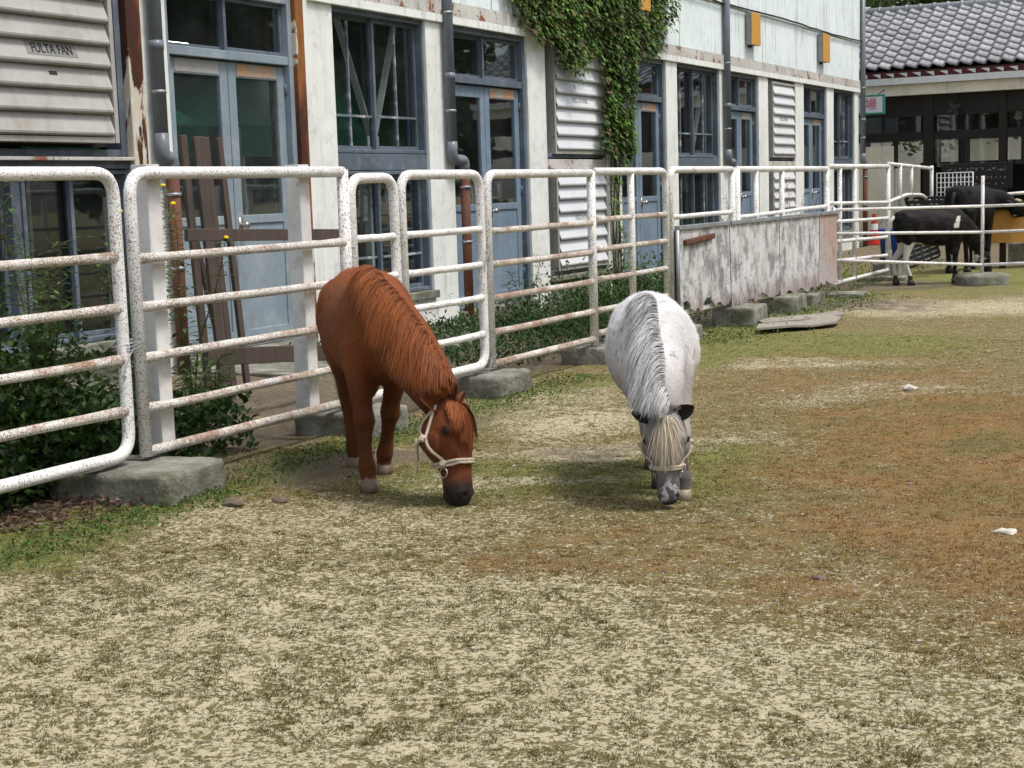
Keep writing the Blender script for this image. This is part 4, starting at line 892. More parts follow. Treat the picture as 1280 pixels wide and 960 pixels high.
def pony(label, loc, rz, scale, neck, head, legs, coatf, hairf, hoofmat, ears, forelock, mane_side, trunk_w=1.0, vox=.0085, seed=1, mane_n=1500, mane_len=.30, head_k=1.0, grp='grazing ponies'):
    r_ = random.Random(seed)
    def cr(a, b, c, d, u): return tuple(.5*((2*q)+(-p+r)*u+(2*p-5*q+4*r-s_)*u*u+(-p+3*q-3*r+s_)*u**3) for p, q, r, s_ in zip(a, b, c, d))
    fl = [(*p, a, b) for p, a, b in neck]; out = []
    for i in range(len(fl)-1):
        for u in (0, .25, .5, .75): out.append(cr(fl[max(i-1, 0)], fl[i], fl[i+1], fl[min(i+2, len(fl)-1)], u))
    out.append(fl[-1]); neck = [(q[:3], q[3], q[4]) for q in out]
    t = thing('pony', label, 'pony', (*loc, 0), rz, grp, local=True); t.scale = (scale,)*3
    m = MB(); X, Yv, Zv = V(1, 0, 0), V(0, 1, 0), V(0, 0, 1)
    tr = [(-.625, .77, .05, .05), (-.60, .765, .12, .10), (-.54, .755, .19, .165), (-.45, .745, .235, .215), (-.33, .735, .252, .24), (-.18, .71, .262, .258), (-.02, .70, .268, .262), (.12, .71, .27, .245), (.23, .73, .262, .205), (.32, .735, .225, .165), (.385, .73, .17, .125), (.42, .725, .09, .07)]
    m.loft([((x, 0, z), Yv, Zv, w*trunk_w, h) for x, z, h, w in tr], 28)
    m.ball((-.48, .1*trunk_w, .74), (.15, .13, .19), 14, 10); m.ball((-.48, -.1*trunk_w, .74), (.15, .13, .19), 14, 10)      # haunches
    m.ball((.22, .10*trunk_w, .66), (.12, .10, .2), 14, 10); m.ball((.22, -.10*trunk_w, .66), (.12, .10, .2), 14, 10)          # shoulders
    m.ball((.14, 0, .93), (.14, .07, .06), 12, 8)                                                                            # withers
    m.loft(chain(neck, (0, 0, 1)), 24)
    H = Head(*head); H.k = head_k; m.add(*H.stations())
    for sg in (1, -1):
        m.ball(H.at(.245, 66*sg, -.010), .024*head_k, 10, 8); m.ball(H.at(.22, 52*sg, -.004), .018*head_k, 8, 6)   # brow
        m.ball(H.at(.34, 115*sg, -.03), .048*head_k, 12, 8); m.ball(H.at(.90, 52*sg, -.012), .020*head_k, 8, 6)     # cheek, nostril wing
    m.ball(H.at(.90, 180, -.022), (.030*head_k, .026*head_k, .030), 10, 8)
    for sg in (1, -1): m.loft(chain([(H.at(.36, 60*sg, -.004), .008, .008), (H.at(.48, 58*sg, .000), .012, .012), (H.at(.62, 56*sg, -.004), .007, .007)]), 8)
    for ph in legs:
        m.loft(chain(ph, (1, 0, 0)), 16)
    me = remesh(m, vox, 4); nv = len(me.vertices); co = np.empty(nv*3); me.vertices.foreach_get('co', co); co = co.reshape(-1, 3)
    # muscle and fold relief
    no = np.empty(nv*3); me.vertices.foreach_get('normal', no); no = no.reshape(-1, 3)
    d = (fbm(co[:, 0]+co[:, 2]*.7, co[:, 1]+co[:, 2], 7, 2, seed)-.5)*.012
    # nostrils, mouth line
    dark = np.zeros(nv)
    for sg in (1, -1):
        c = np.array(H.at(.925, 42*sg, 0)); q = np.linalg.norm(co-c, axis=1); d -= .014*np.exp(-(q/.013)**2)*head_k; dark = np.maximum(dark, np.exp(-(q/.014)**2))
        e = np.array(H.at(.25, 70*sg, .0)); q = np.linalg.norm(co-e, axis=1); dark = np.maximum(dark, .9*np.exp(-(q/.026)**4))
        for tt in np.linspace(.84, 1.0, 8):
            c = np.array(H.at(tt, 118*sg-10*sg*(tt-.84)/.16, 0)); q = np.linalg.norm(co-c, axis=1); d -= .0022*np.exp(-(q/.007)**2); dark = np.maximum(dark, .6*np.exp(-(q/.007)**2))
    co = co+no*d[:, None]; me.vertices.foreach_set('co', co.ravel()); me.update()
    rel = co-np.array(H.p); ht = rel@np.array(H.e)/H.L; hs = rel@np.array(H.s); hf = rel@np.array(H.f)
    ish = (ht > -.05) & (np.abs(hs) < .12) & (np.abs(hf) < .15) & (co[:, 0] > .42)
    col = coatf(co, np.where(ish, ht, -1), hf, hs, no); col = col*(1-dark[:, None]*.78)
    a = me.color_attributes.new('col', 'FLOAT_COLOR', 'POINT'); a.data.foreach_set('color', np.hstack([col, np.ones((nv, 1))]).astype(np.float32).ravel())
    me.materials.clear(); me.materials.append(MAT['coat']); me.name = 'body'; body = link('body', me, t)
    fc = np.empty(len(me.polygons), dtype=np.int64)
    bv = BVHTree.FromPolygons([tuple(v) for v in co], [tuple(p.vertices) for p in me.polygons])
    # eyes, ears, hooves
    for sg in (1, -1):
        q = MB(); q.ball(H.at(.25, 70*sg, .0005), .0165*head_k, 14, 10); q.build('eye', 'eye', t, smooth=True)
    for sg, (d1, ln) in zip((1, -1), ears):
        base = H.at(-.03, 66*sg, -.008); d1 = (H.s*sg*d1[0]-H.e*d1[1]+H.f*d1[2]).normalized(); face = (H.f*.9+H.s*sg*.7).normalized(); sx = d1.cross(face).normalized(); ff = sx.cross(d1)
        vs = []; fs = []; n = 8; prof = [(0, .026, .026), (.25, .035, .028), (.5, .033, .022), (.75, .022, .013), (.93, .008, .004), (1.0, .001, .001)]
        for f_, w, dp in prof:
            for k in range(n+1):
                an = PI*k/n; vs.append(base+d1*ln*f_+sx*(-math.cos(an)*w)-ff*(math.sin(an)*dp)*(1))
        for i in range(len(prof)-1):
            for k in range(n): fs.append((i*(n+1)+k, i*(n+1)+k+1, (i+1)*(n+1)+k+1, (i+1)*(n+1)+k))
        q = MB().add(vs, fs); q.c = [hairf(r_, 'ear')]*len(vs); o = q.build('ear', 'coat', t, smooth=True)
        s2 = o.modifiers.new('solid', 'SOLIDIFY'); s2.thickness = .006
    for i, ph in enumerate(legs):
        f = Vector(ph[-1][0]); sx = .034
        st = [((f.x+.004, f.y, .055), Yv, X, .033, .035), ((f.x+.008, f.y, .035), Yv, X, .037, .041), ((f.x+.016, f.y, .002), Yv, X, .043, .049)]
        m2 = MB(); m2.loft(st, 18); m2.build('hoof', hoofmat[i] if isinstance(hoofmat, (list, tuple)) else hoofmat, t, smooth=True)
    # ---- hair that falls and lies on the body
    hv = []; hf_ = []; hc = []
    def strand(p, d, L, n, g, w, c, off=.006, wav=.15, k1=.35, k2=None):
        p = Vector(p); d = Vector(d).normalized(); seg = L/n; pts = [p.copy()]; ph = r_.random()*9
        for i in range(n):
            gg = Vector(g)+V(mn.noise((p.x*14, ph, 1)), mn.noise((p.y*14, ph, 4)), 0)*wav
            d = (d*(1-k1)+gg*k1).normalized(); q = p+d*seg; lo, nr, fi, di = bv.find_nearest(q)
            if lo is not None and di is not None:
                s_ = (q-lo).dot(nr)
                if s_ < off and di < .09: q = lo+nr*off
            d = (q-p).normalized() if (q-p).length > 1e-5 else d; p = q; pts.append(p.copy())
        base = len(hv)
        for i, q in enumerate(pts):
            lo, nr, fi, di = bv.find_nearest(q); nr = nr if nr is not None else Zv
            dd = (pts[min(i+1, n)]-pts[max(i-1, 0)]).normalized(); sx = dd.cross(nr); sx = sx.normalized() if sx.length > 1e-4 else dd.orthogonal().normalized()
            ww = w*(1-.85*(i/n)**2); kk = 1+.25*math.sin(i*.9+ph)*.4
            for sg in (-1, 1): hv.append(q+sx*ww*sg+nr*(.35*ww*sg)); hc.append(tuple(x*kk for x in c))
        for i in range(n): a = base+2*i; hf_.append((a, a+1, a+3, a+2))
    def flush(name):
        nonlocal hv, hf_, hc
        if not hv: return
        q = MB(); q.v = [tuple(v) for v in hv]; q.f = hf_; q.c = hc; o = q.build(name, 'hair', t, smooth=True); tag(o, kind='stuff'); hv = []; hf_ = []; hc = []
    # mane: locks rooted on the crest
    NP = [Vector(p[0]) for p in neck]; NR = [p[2] for p in neck]
    def crest(f):
        x = f*(len(NP)-1); i = min(int(x), len(NP)-2); k = x-i; c = NP[i].lerp(NP[i+1], k); rr = NR[i]+(NR[i+1]-NR[i])*k; t_ = (NP[min(i+3, len(NP)-1)]-NP[max(i-2, 0)]).normalized(); s_, v_ = ax(t_)
        return c+v_*(rr*.98), t_, s_, v_
    nl = 90
    for l in range(nl):
        f = .10+.88*l/(nl-1); lk = r_.uniform(.8, 1.15); lean = r_.gauss(0, .06); tone = r_.uniform(.86, 1.12)
        for j in range(mane_n//nl+1):
            ff = min(1, max(.08, f+r_.gauss(0, .022))); p, t_, s_, v_ = crest(ff); sd_ = mane_side; p = bv.find_nearest(p+v_*.03)[0]+v_*.003
            p = p+s_*sd_*r_.uniform(-.012, .012)-v_*.003; d = s_*sd_*1.0+v_*r_.uniform(.12, .35)+t_*(.15+lean)
            c = hairf(r_, 'mane', ff); c = tuple(x*tone for x in c)
            strand(p, d, mane_len*lk*r_.uniform(.6, 1.1)*(.55+.45*min(1, ff*2.2))*(1 if ff < .72 else 1-(ff-.72)*2.5), 10, (t_*.55+s_*sd_*.25+V(r_.gauss(0, .07), r_.gauss(0, .07), -1)+t_*lean).normalized(), r_.uniform(.0009, .0019), c, off=.003+r_.random()*.013, wav=.07, k1=.20)
    flush('mane')
    # forelock
    for j in range(forelock[0]):
        a = r_.gauss(forelock[3], forelock[4]); p = H.at(-.05+.06*r_.random(), a*.7, .0)+H.f*.003; L = forelock[1]*r_.uniform(.45, 1.12)*(1-abs(a)/110)
        strand(p, H.e*.6+H.f*.25+H.s*(min(a, 40)/70+r_.gauss(0, .1)), L, 8, (H.e*1.0+H.s*(a/150+r_.gauss(0, .08))+Vector(forelock[2])).normalized(), r_.uniform(.0011, .0022), hairf(r_, 'forelock', r_.random()), off=.004+r_.random()*.012, wav=.12)
    flush('forelock')
    for j in range(260):
        p = V(-.62+r_.uniform(-.01, .01), r_.uniform(-.025, .025), .80+r_.uniform(-.02, .03)); strand(p, (-.6, r_.uniform(-.2, .2), .1), r_.uniform(.45, .62), 9, (0, 0, -1), .003, hairf(r_, 'mane', .3), off=.01+r_.random()*.03, wav=.15)
    flush('tail')
    # short coat lying on the skin
    P_ = me.polygons; n = len(P_); cen = np.empty(n*3); P_.foreach_get('center', cen); cen = cen.reshape(-1, 3); nn_ = np.empty(n*3); P_.foreach_get('normal', nn_); nn_ = nn_.reshape(-1, 3)
    idx = rng.integers(0, n, 46000); idx = idx[cen[idx, 2] > .12]; c = cen[idx]+rng.normal(0, .003, (len(idx), 3)); nrm = nn_[idx]
    flow = np.tile(np.array([-.35, 0, -1.0]), (len(idx), 1)); hd = c[:, 0] > .5; flow[hd] = np.array(H.e)
    flow = flow+rng.normal(0, .25, flow.shape); flow -= nrm*(flow*nrm).sum(1)[:, None]; flow /= np.linalg.norm(flow, axis=1)[:, None]+1e-6
    L = rng.uniform(.008, .020, (len(idx), 1))*np.where(hd, .6, 1)[:, None]; side = np.cross(flow, nrm)
    v0 = c+side*.0009; v1 = c-side*.0009; v2 = c+flow*L+nrm*L*.32
    vid = np.array([P_[int(i)].vertices[0] for i in idx]); cc = np.repeat(col[vid]*rng.uniform(.8, 1.25, (len(idx), 1)), 3, 0)
    vv = np.stack([v0, v1, v2], 1).reshape(-1, 3); fo = npmesh('coat_hair', vv, np.arange(len(vv)).reshape(-1, 3), 'hair', t, smooth=False, col=np.clip(cc, 0, 1), nside=3); tag(fo, kind='stuff')
    return t, H, bv
def halter(t, H0, bv, side=1, tassel=None, off=.007):
    class HH:      # rope points are pushed out until they lie on the skin
        e, f, s = H0.e, H0.f, H0.s
        def at(s_, tt, ph, o=0):
            p = H0.at(tt, ph, 0); lo, nr, fi, di = bv.find_nearest(p+(p-(H0.p+H0.e*H0.L*tt)).normalized()*.03); return lo+nr*o
    H = HH()
    """rope halter: its parts follow the head"""
    h = tag(MB().tube([H.at(.58, a, off) for a in range(0, 361, 12)], .0075, 8).build('halter', 'rope', t, smooth=True))
    q = MB(); q.tube([H.at(.605, a, off+.002) for a in range(-150, 151, 12)], .0065, 8); q.build('nose_rope', 'rope', h, smooth=True)
    for sg in (1, -1):
        q = MB(); q.tube([H.at(.59-.65*k/16, (100+9*math.sin(k/16*PI))*sg, off) for k in range(17)], .0068, 8); q.build('cheek_rope', 'rope', h, smooth=True)
        q = MB(); q.tube([H.at(.30-.32*k/10, (108+26*math.sin(k/10*PI))*sg, off) for k in range(11)], .006, 8); q.build('throat_rope', 'rope', h, smooth=True)
        for tt, an in ((.585, 100), (.30, 112)):
            q = MB(); c = H.at(tt, an*sg, off+.006); q.ball(c, (.016, .016, .017), 9, 6); q.tube([c+V(.012*math.cos(a), .012*math.sin(a), .006*math.sin(2*a)) for a in np.linspace(0, 6.28, 12)], .007, 6); q.build('knot', 'rope', h, smooth=True)
        c = H.at(.67, 108*sg, off+.008); e1 = H.e; e2 = (H.f*.9+H.s*.25*sg).normalized(); q = MB(); q.tube([c+e1*(.021*math.cos(a))+e2*(.021*math.sin(a)) for a in np.linspace(0, 2*PI, 25)], .0028, 6); q.build('ring', 'metal', h, smooth=True)
    q = MB(); q.tube([H.at(.30, a, off+.004) for a in range(108, 253, 12)], .006, 8); q.build('jaw_rope', 'rope', h, smooth=True)
    c = H.at(.28, 125*side, off+.02); q = MB()
    q.tube([c, c+V(-.01, .0, -.03), c+V(-.005, 0, -.09), c+V(.0, 0, -.15)], .005, 6); q.tube([c+V(.01, .01, 0), c+V(-.02, .01, -.04), c+V(-.02, .01, -.10)], .004, 6); q.build('rope_end', 'rope', h, smooth=True)
    return h
def lerpn(a, b, k): return np.asarray(a)*(1-k)+np.asarray(b)*k
def sst(x, a, b): k = np.clip((x-a)/(b-a), 0, 1); return (k*k*(3-2*k))[:, None]
# chestnut pony -----------------------------------------------------------------
def coat_chestnut(co, ht, hf, hs, no):
    n = fbm(co[:, 0]*1.0+co[:, 1], co[:, 2], 6, 4, 5)[:, None]; c = lerpn((.255, .078, .022), (.165, .048, .015), n)
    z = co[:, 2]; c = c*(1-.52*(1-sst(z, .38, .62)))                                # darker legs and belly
    c = c*(1+.30*sst(z, .86, .99))  # highlight along the back, put into the coat colour
    cor = (1-sst(z+(fbm(co[:, 0]*1+co[:, 1], co[:, 2], 30, 2, 3)-.5)*.03, .045, .06))*np.where(z[:, None] < .12, 1, 0)*np.where(ht < 0, 1, 0)[:, None]
    c = lerpn(c, (.46, .33, .27), cor*.8)
    c = np.where((ht > -.5)[:, None], lerpn((.20, .060, .019), (.12, .036, .015), n), c)
    mz = sst(np.where(ht > 0, ht, 0), .66, .86); c = c*(1-mz)+np.array((.026, .018, .018))*mz
    return c
def hair_chestnut(r_, k, f=0):
    if k == 'ear': return (.16, .048, .018)
    t_ = r_.random(); a = (.11, .032, .011); b = (.29, .092, .028)
    if k == 'forelock': a = (.16, .048, .018); b = (.36, .12, .045)
    return tuple(x+(y-x)*t_ for x, y in zip(a, b))
def fleg(x, y, tx, ty=None, sc=1, knee=0):   # shoulder (x,y) to hoof (tx,ty)
    ty = y if ty is None else ty; g = lambda f: (x+(tx-x)*f, y+(ty-y)*f)
    return [((*g(0), .66), .085, .11), ((*g(.10), .56), .075, .092), ((*g(.28), .46), .056, .066), ((*g(.48), .365), .044, .050), ((g(.58)[0]+.008+knee, g(.58)[1], .305), .050, .053), ((*g(.66), .255), .036, .037), ((*g(.80), .17), .028, .031), ((*g(.92), .105), .040, .045), ((*g(.96), .075), .034, .036), ((tx, ty, .03), .036, .038)]
def hleg(x, y, tx, ty=None):
    ty = y if ty is None else ty
    return [((x, y, .72), .11, .15), ((x+.06, y*1.05, .60), .095, .13), ((x+.06+(tx-x)*.2, y, .50), .075, .095), ((x+.0+(tx-x)*.45, (y+ty)/2, .42), .052, .062), ((x-.06+(tx-x)*.7, (y+ty)/2, .335), .040, .050), ((x-.05+(tx-x)*.8, ty, .27), .034, .038), ((tx-.01, ty, .16), .031, .034), ((tx, ty, .105), .037, .040), ((tx+.01, ty, .07), .034, .036), ((tx+.015, ty, .03), .036, .038)]
def angle_to(O, a):
    d = Vector((-O[0], -O[1])).normalized(); r0 = Vector((-d.y, d.x))      # d towards the camera; r0 = left of d
    h = d*math.cos(math.radians(a))+r0*math.sin(math.radians(a)); return math.atan2(h.y, h.x)
OB = (-3.80, 5.92)
neckB = [((.02, 0, .79), .12, .17), ((.16, 0, .78), .13, .20), ((.31, .015, .745), .122, .205), ((.45, .045, .695), .108, .185), ((.58, .085, .625), .098, .165), ((.70, .13, .525), .090, .142), ((.785, .165, .445), .082, .115)]
headB = ((.815, .185, .405), (.935, .205, .012), (.60, .80, .1))
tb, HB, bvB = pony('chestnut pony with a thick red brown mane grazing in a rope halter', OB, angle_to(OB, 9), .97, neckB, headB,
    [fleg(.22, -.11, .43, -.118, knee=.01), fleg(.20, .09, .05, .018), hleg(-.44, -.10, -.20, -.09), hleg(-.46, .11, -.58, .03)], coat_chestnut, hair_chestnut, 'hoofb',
    (((1, .45, -.75), .12), ((.8, .7, .1), .105)), (1700, .21, (.1, -.25, 0), 18, 30), -1, trunk_w=.84, seed=3, mane_n=7200, mane_len=.27, head_k=1.27)
halter(tb, HB, bvB, side=1)
# grey pony -----------------------------------------------------------------
def coat_grey(co, ht, hf, hs, no):
    n = fbm(co[:, 0]+co[:, 1]*1.3, co[:, 2], 9, 4, 8)[:, None]; sp = fbm(co[:, 0]*1.2+co[:, 1], co[:, 2]+co[:, 1]*.4, 26, 2, 12)
    c = lerpn((.82, .81, .80), (.64, .62, .61), n); z = co[:, 2]
    c = c*(1-.45*(((sp > .74)*1.0)[:, None]))
    c = lerpn(c, (.42, .38, .365), .8*(1-sst(z, .52, .74))); c = lerpn(c, (.13, .12, .12), (1-sst(z, .22, .40)))
    for q, r0 in (((.10, .12, .93), .022), ((.26, .10, .86), .014), ((-.05, .03, .97), .03)):
        k = np.exp(-(np.linalg.norm(co-np.array(q), axis=1)/r0)**4)[:, None]*.75; c = lerpn(c, (.16, .15, .15), k)
    hd = lerpn((.30, .285, .275), (.20, .19, .185), n); k = (ht > -.5)[:, None]*1.0; c = lerpn(c, hd, k*.9)
    pat = fbm(hs+3, hf+ht*.4, 38, 3, 40)[:, None]; mz = sst(np.where(ht > 0, ht, 0), .62, .80)*k; c = lerpn(c, np.where(pat > .55, .62, .10)*np.array((1, .96, .96)), mz*.85)
    c = lerpn(c, (.035, .03, .035), sst(np.where(ht > 0, ht, 0), .94, 1.0)*k)
    return c
def hair_grey(r_, k, f=0):
    if k == 'ear': return (.035, .03, .03)
    t_ = r_.random()
    if k == 'forelock': return tuple(x+(y-x)*t_ for x, y in zip((.26, .235, .19), (.68, .575, .41)))
    k2 = .75+.45*f; return tuple((x+(y-x)*t_)*k2 for x, y in zip((.10, .10, .10), (.62, .61, .60)))
OG = (-2.455, 6.06)
neckG = [((.02, 0, .79), .13, .17), ((.15, 0, .78), .15, .20), ((.28, .0, .735), .145, .20), ((.39, .0, .68), .13, .18), ((.48, .01, .61), .118, .155), ((.545, .01, .53), .104, .130), ((.58, .015, .465), .088, .105)]
headG = ((.605, .02, .44), (.655, .03, .04), (1, -.02, .1))
tg, HG, bvG = pony('small white grey pony with a grey mane and blonde forelock, grazing head on', OG, angle_to(OG, 3), .84, neckG, headG,
    [fleg(.20, -.10, .05, .015), fleg(.22, .11, .40, .12), hleg(-.44, -.10, -.42, .0), hleg(-.46, .12, -.50, .06)], coat_grey, hair_grey, ['hoofd', 'hoof', 'hoofd', 'hoofd'],
    (((1, .25, .1), .10), ((1, .5, .25), .09)), (480, .25, (0, 0, 0), 0, 13), -1, trunk_w=.94, seed=5, mane_n=6800, mane_len=.25, head_k=1.12)
halter(tg, HG, bvG, side=-1)
# pony droppings-free small twigs near the muzzle are left to the ground material
# ------------------------------------------------------------------ cattle in the far pen
def cow(label, loc, rz, scale, neck, head, legs, colf, seed=1, horns=False, tail_col=(.6, .56, .5), earc=(.02, .02, .02), vox=.016):
    t = thing('calf', label, 'calf', (*loc, 0), rz, None, local=True); t.scale = (scale,)*3
    m = MB(); X, Yv, Zv = V(1, 0, 0), V(0, 1, 0), V(0, 0, 1)
    tr = [(-.56, .80, .10, .07), (-.53, .79, .17, .13), (-.42, .775, .215, .175), (-.25, .755, .225, .20), (-.05, .735, .235, .22), (.15, .735, .24, .205), (.30, .75, .225, .165), (.40, .75, .15, .10)]
    m.loft([((x, 0, z), Yv, Zv, w, h) for x, z, h, w in tr], 22, .86)
    m.ball((-.45, .1, .91), (.06, .05, .06)); m.ball((-.45, -.1, .91), (.06, .05, .06)); m.ball((.24, 0, .93), (.16, .05, .06))
    m.loft(chain(neck, (0, 0, 1)), 18); H = Head(*head); H.k = 1.15; m.add(*H.stations())
    for ph in legs: m.loft(chain(ph, (1, 0, 0)), 12)
    me = remesh(m, vox, 3); nv = len(me.vertices); co = np.empty(nv*3); me.vertices.foreach_get('co', co); co = co.reshape(-1, 3)
    rel = co-np.array(H.p); ht = rel@np.array(H.e)/H.L; ish = (ht > 0) & (co[:, 0] > .42)
    col = colf(co, np.where(ish, ht, -1)); a = me.color_attributes.new('col', 'FLOAT_COLOR', 'POINT'); a.data.foreach_set('color', np.hstack([col, np.ones((nv, 1))]).astype(np.float32).ravel())
    me.materials.clear(); me.materials.append(MAT['cowcoat']); me.name = 'body'; link('body', me, t)
    for sg in (1, -1):
        q = MB(); q.ball(H.at(.28, 75*sg, -.004), .017, 10, 7); q.build('eye', 'eye', t, smooth=True)
        b = H.at(.02, 80*sg, 0); d = (H.s*sg*1.0-H.e*.15).normalized(); q = MB(); q.loft(chain([(b, .022, .012), (b+d*.05, .042, .014), (b+d*.1, .038, .010), (b+d*.15, .012, .005)], tuple(H.f)), 10); q.c = [earc]*len(q.v); q.build('ear', 'cowcoat', t, smooth=True)
    for ph in legs:
        f = Vector(ph[-1][0]); q = MB()
        for dy in (-.018, .018): q.loft([((f.x, f.y+dy, .07), Yv, X, .022, .036), ((f.x+.015, f.y+dy, .002), Yv, X, .024, .048)], 10)
        q.build('hoof', 'hoofd', t, smooth=True)
    q = MB(); q.tube([(-.56, 0, .90), (-.61, 0, .84), (-.625, .01, .70), (-.62, .01, .56), (-.615, .0, .46)], [.024, .022, .017, .018, .02], 8); q.ball((-.615, 0, .41), (.03, .03, .09)); q.c = [tail_col]*len(q.v); q.build('tail', 'cowcoat', t, smooth=True)
    return t, H
def cleg(x, y, tx): return [((x, y, .66), .06, .09), ((x+.0, y, .52), .045, .065), ((x+(tx-x)*.5, y, .36), .034, .038), ((x+(tx-x)*.6, y, .30), .036, .038), ((x+(tx-x)*.8, y, .18), .026, .026), ((tx, y, .10), .031, .031), ((tx, y, .04), .028, .032)]
def chleg(x, y, tx): return [((x, y, .72), .08, .12), ((x+.03, y, .58), .065, .095), ((x+.0, y, .46), .045, .055), ((x-.05+(tx-x)*.6, y, .34), .032, .040), ((x-.04+(tx-x)*.8, y, .24), .027, .029), ((tx, y, .10), .031, .032), ((tx, y, .04), .028, .032)]
def calf_col(co, ht):
    x, y, z = co.T; c = np.array((.010, .009, .009))+np.array((.035, .026, .02))*np.clip(fbm(x*1.2+y, z*2, 10, 4, 8)*2-.9, 0, 1)[:, None]; w = np.array((.62, .58, .52)); n = (fbm(x+y*.5, z, 8, 3, 3)-.5)*.12
    wh = ((x < -.2) & (z+n < .56)) | ((x+n*2 > .18) & (x+n < .27) & (z > .74) & (z < .90+n) & (y < 0)) | ((ht > .1) & (ht < .35) & (n > 0)) | ((x > .1) & (z+n < .36) & (z > .16) & (y > 0))
    c[wh] = w; c[(z < .13)] = (.06, .045, .035); return c
OC = (-3.89, 18.85); hc_ = math.atan2(.55, .82)
cow('black calf with white hind legs and a white shoulder mark behind the rails', OC, hc_, .93,
    [((.15, 0, .78), .13, .18), ((.36, 0, .74), .10, .17), ((.52, 0, .60), .075, .13), ((.62, 0, .46), .065, .10)], ((.64, 0, .44), (.74, 0, .08), (1, 0, .3)),
    [cleg(.24, -.11, .22), cleg(.26, .11, .34), chleg(-.42, -.11, -.38), chleg(-.42, .11, -.50)], calf_col)
def calf2_col(co, ht):
    c = np.tile(np.array((.013, .012, .012)), (len(co), 1)); x, y, z = co.T; c[(ht > .05) & (ht < .25) & (y < 0)] = (.35, .25, .14); c[(x > .28) & (x < .42) & (z < .62)] = (.55, .52, .48); return c
OC2 = (-3.92, 21.4); h2 = math.atan2(.97, .16)
cow('all black calf at the back, its head bent over the orange trough', OC2, h2, 1.2,
    [((.15, 0, .78), .13, .18), ((.34, -.06, .80), .10, .15), ((.44, -.18, .80), .075, .115), ((.47, -.28, .76), .065, .09)], ((.47, -.30, .76), (.50, -.58, .60), (.1, -.5, 1)),
    [cleg(.24, -.11, .22), cleg(.26, .11, .30), chleg(-.42, -.11, -.46), chleg(-.42, .11, -.42)], calf2_col, seed=4, tail_col=(.02, .02, .02))

# ------------------------------------------------------------------ far pen furniture
tr_ = thing('feed_trough', 'orange wooden feed trough on legs below the black calf\'s head', 'trough', (-2.9, 22.0, 0))
D = V(.93, .36, 0); P0 = V(-3.75, 21.9, 0)
for k, (z0, z1) in enumerate(((.36, .62), (.625, .90))):
    q = MB(); a, b = P0+V(0, 0, (z0+z1)/2), P0+D*2.6+V(0, 0, (z0+z1)/2); q.beam(a, b, .03, z1-z0); q.build('plank', 'trough', tr_, bevel=.005)
q = MB(); q.beam(P0+V(-.1, .5, .63), P0+D*2.6+V(-.1, .5, .63), .03, .5); q.build('plank', 'trough', tr_)
q = MB(); q.beam(P0+V(-.05, .25, .40), P0+D*2.6+V(-.05, .25, .40), .5, .03); q.build('trough_floor', 'trough', tr_)
for f_ in (.15, 1.3, 2.45):
    q = MB(); q.beam(P0+D*f_+V(0, .06, 0), P0+D*f_+V(0, .06, .38), .08, .08, (1, 0, 0)); q.build('leg', 'darkwood', tr_)
B('trough_step', 'concrete', None, (-3.7, .2, 23.0, 23.6, -.05, .32), bevel=.02)['kind'] = 'structure'
# black crates hung on the far fence, and one on the ground
def crate(c, ax_, ay_, w, h, d, label, mat='rubber', nx=7, ny=5):
    t = thing('crate', label, 'crate', c, 0, 'black slatted crates'); ax_, ay_ = Vector(ax_).normalized(), Vector(ay_).normalized(); az_ = ax_.cross(ay_); c = Vector(c)
    def bar(p, q_, s_, w_=.02): MBq = MB(); MBq.beam(c+p, c+q_, w_, w_, tuple(az_)); return MBq
    m = MB()
    for a, b in (((-w/2, -h/2), (w/2, -h/2)), ((w/2, -h/2), (w/2, h/2)), ((w/2, h/2), (-w/2, h/2)), ((-w/2, h/2), (-w/2, -h/2))):
        for zz in (0, -d): m.beam(c+ax_*a[0]+ay_*a[1]+az_*zz, c+ax_*b[0]+ay_*b[1]+az_*zz, .03, .03, tuple(az_))
        for s_ in (.2, .5, .8): m.beam(c+ax_*(a[0]+(b[0]-a[0])*s_)+ay_*(a[1]+(b[1]-a[1])*s_), c+ax_*(a[0]+(b[0]-a[0])*s_)+ay_*(a[1]+(b[1]-a[1])*s_)-az_*d, .03, .05, tuple(ax_))
    m.build('crate_frame', mat, t)
    m = MB()
    for k in range(1, nx): x = -w/2+w*k/nx; m.beam(c+ax_*x-ay_*h/2-az_*d, c+ax_*x+ay_*h/2-az_*d, .028, .012, tuple(az_))
    for k in range(1, ny): y = -h/2+h*k/ny; m.beam(c-ax_*w/2+ay_*y-az_*(d+.013), c+ax_*w/2+ay_*y-az_*(d+.013), .05, .012, tuple(az_))
    tag(m.build('lattice', 'grate', t), kind='stuff')
crate((-4.62, 22.15, .84), (1, .1, 0), (-.35, -.1, .9), .62, .36, .12, 'black slatted plastic crate hooked over the far fence rail')
crate((-4.5, 20.2, .28), (.9, .2, .35), (-.2, .0, .9), .75, .3, .1, 'grey slatted crate tilted on the ground behind the calf')
t = thing('bucket', 'blue plastic bucket on the ground behind the calf\'s tail', 'bucket', (-4.66, 19.8, 0)); q = MB()
q.loft([((-4.66, 19.8, .22), V(1, 0, 0), V(0, 1, 0), .11, .11), ((-4.66, 19.8, .62), V(1, 0, 0), V(0, 1, 0), .15, .15), ((-4.66, 19.8, .64), V(1, 0, 0), V(0, 1, 0), .165, .165), ((-4.66, 19.8, .655), V(1, 0, 0), V(0, 1, 0), .15, .15), ((-4.66, 19.8, .30), V(1, 0, 0), V(0, 1, 0), .12, .12)], 20); q.build('pail', 'blue', t, smooth=True)
q = MB(); q.tube([(-4.66+.16*math.cos(a), 19.8, .64+.15*math.sin(a)) for a in np.linspace(0, PI, 12)], .006, 6); q.build('handle', 'metal', t, smooth=True)
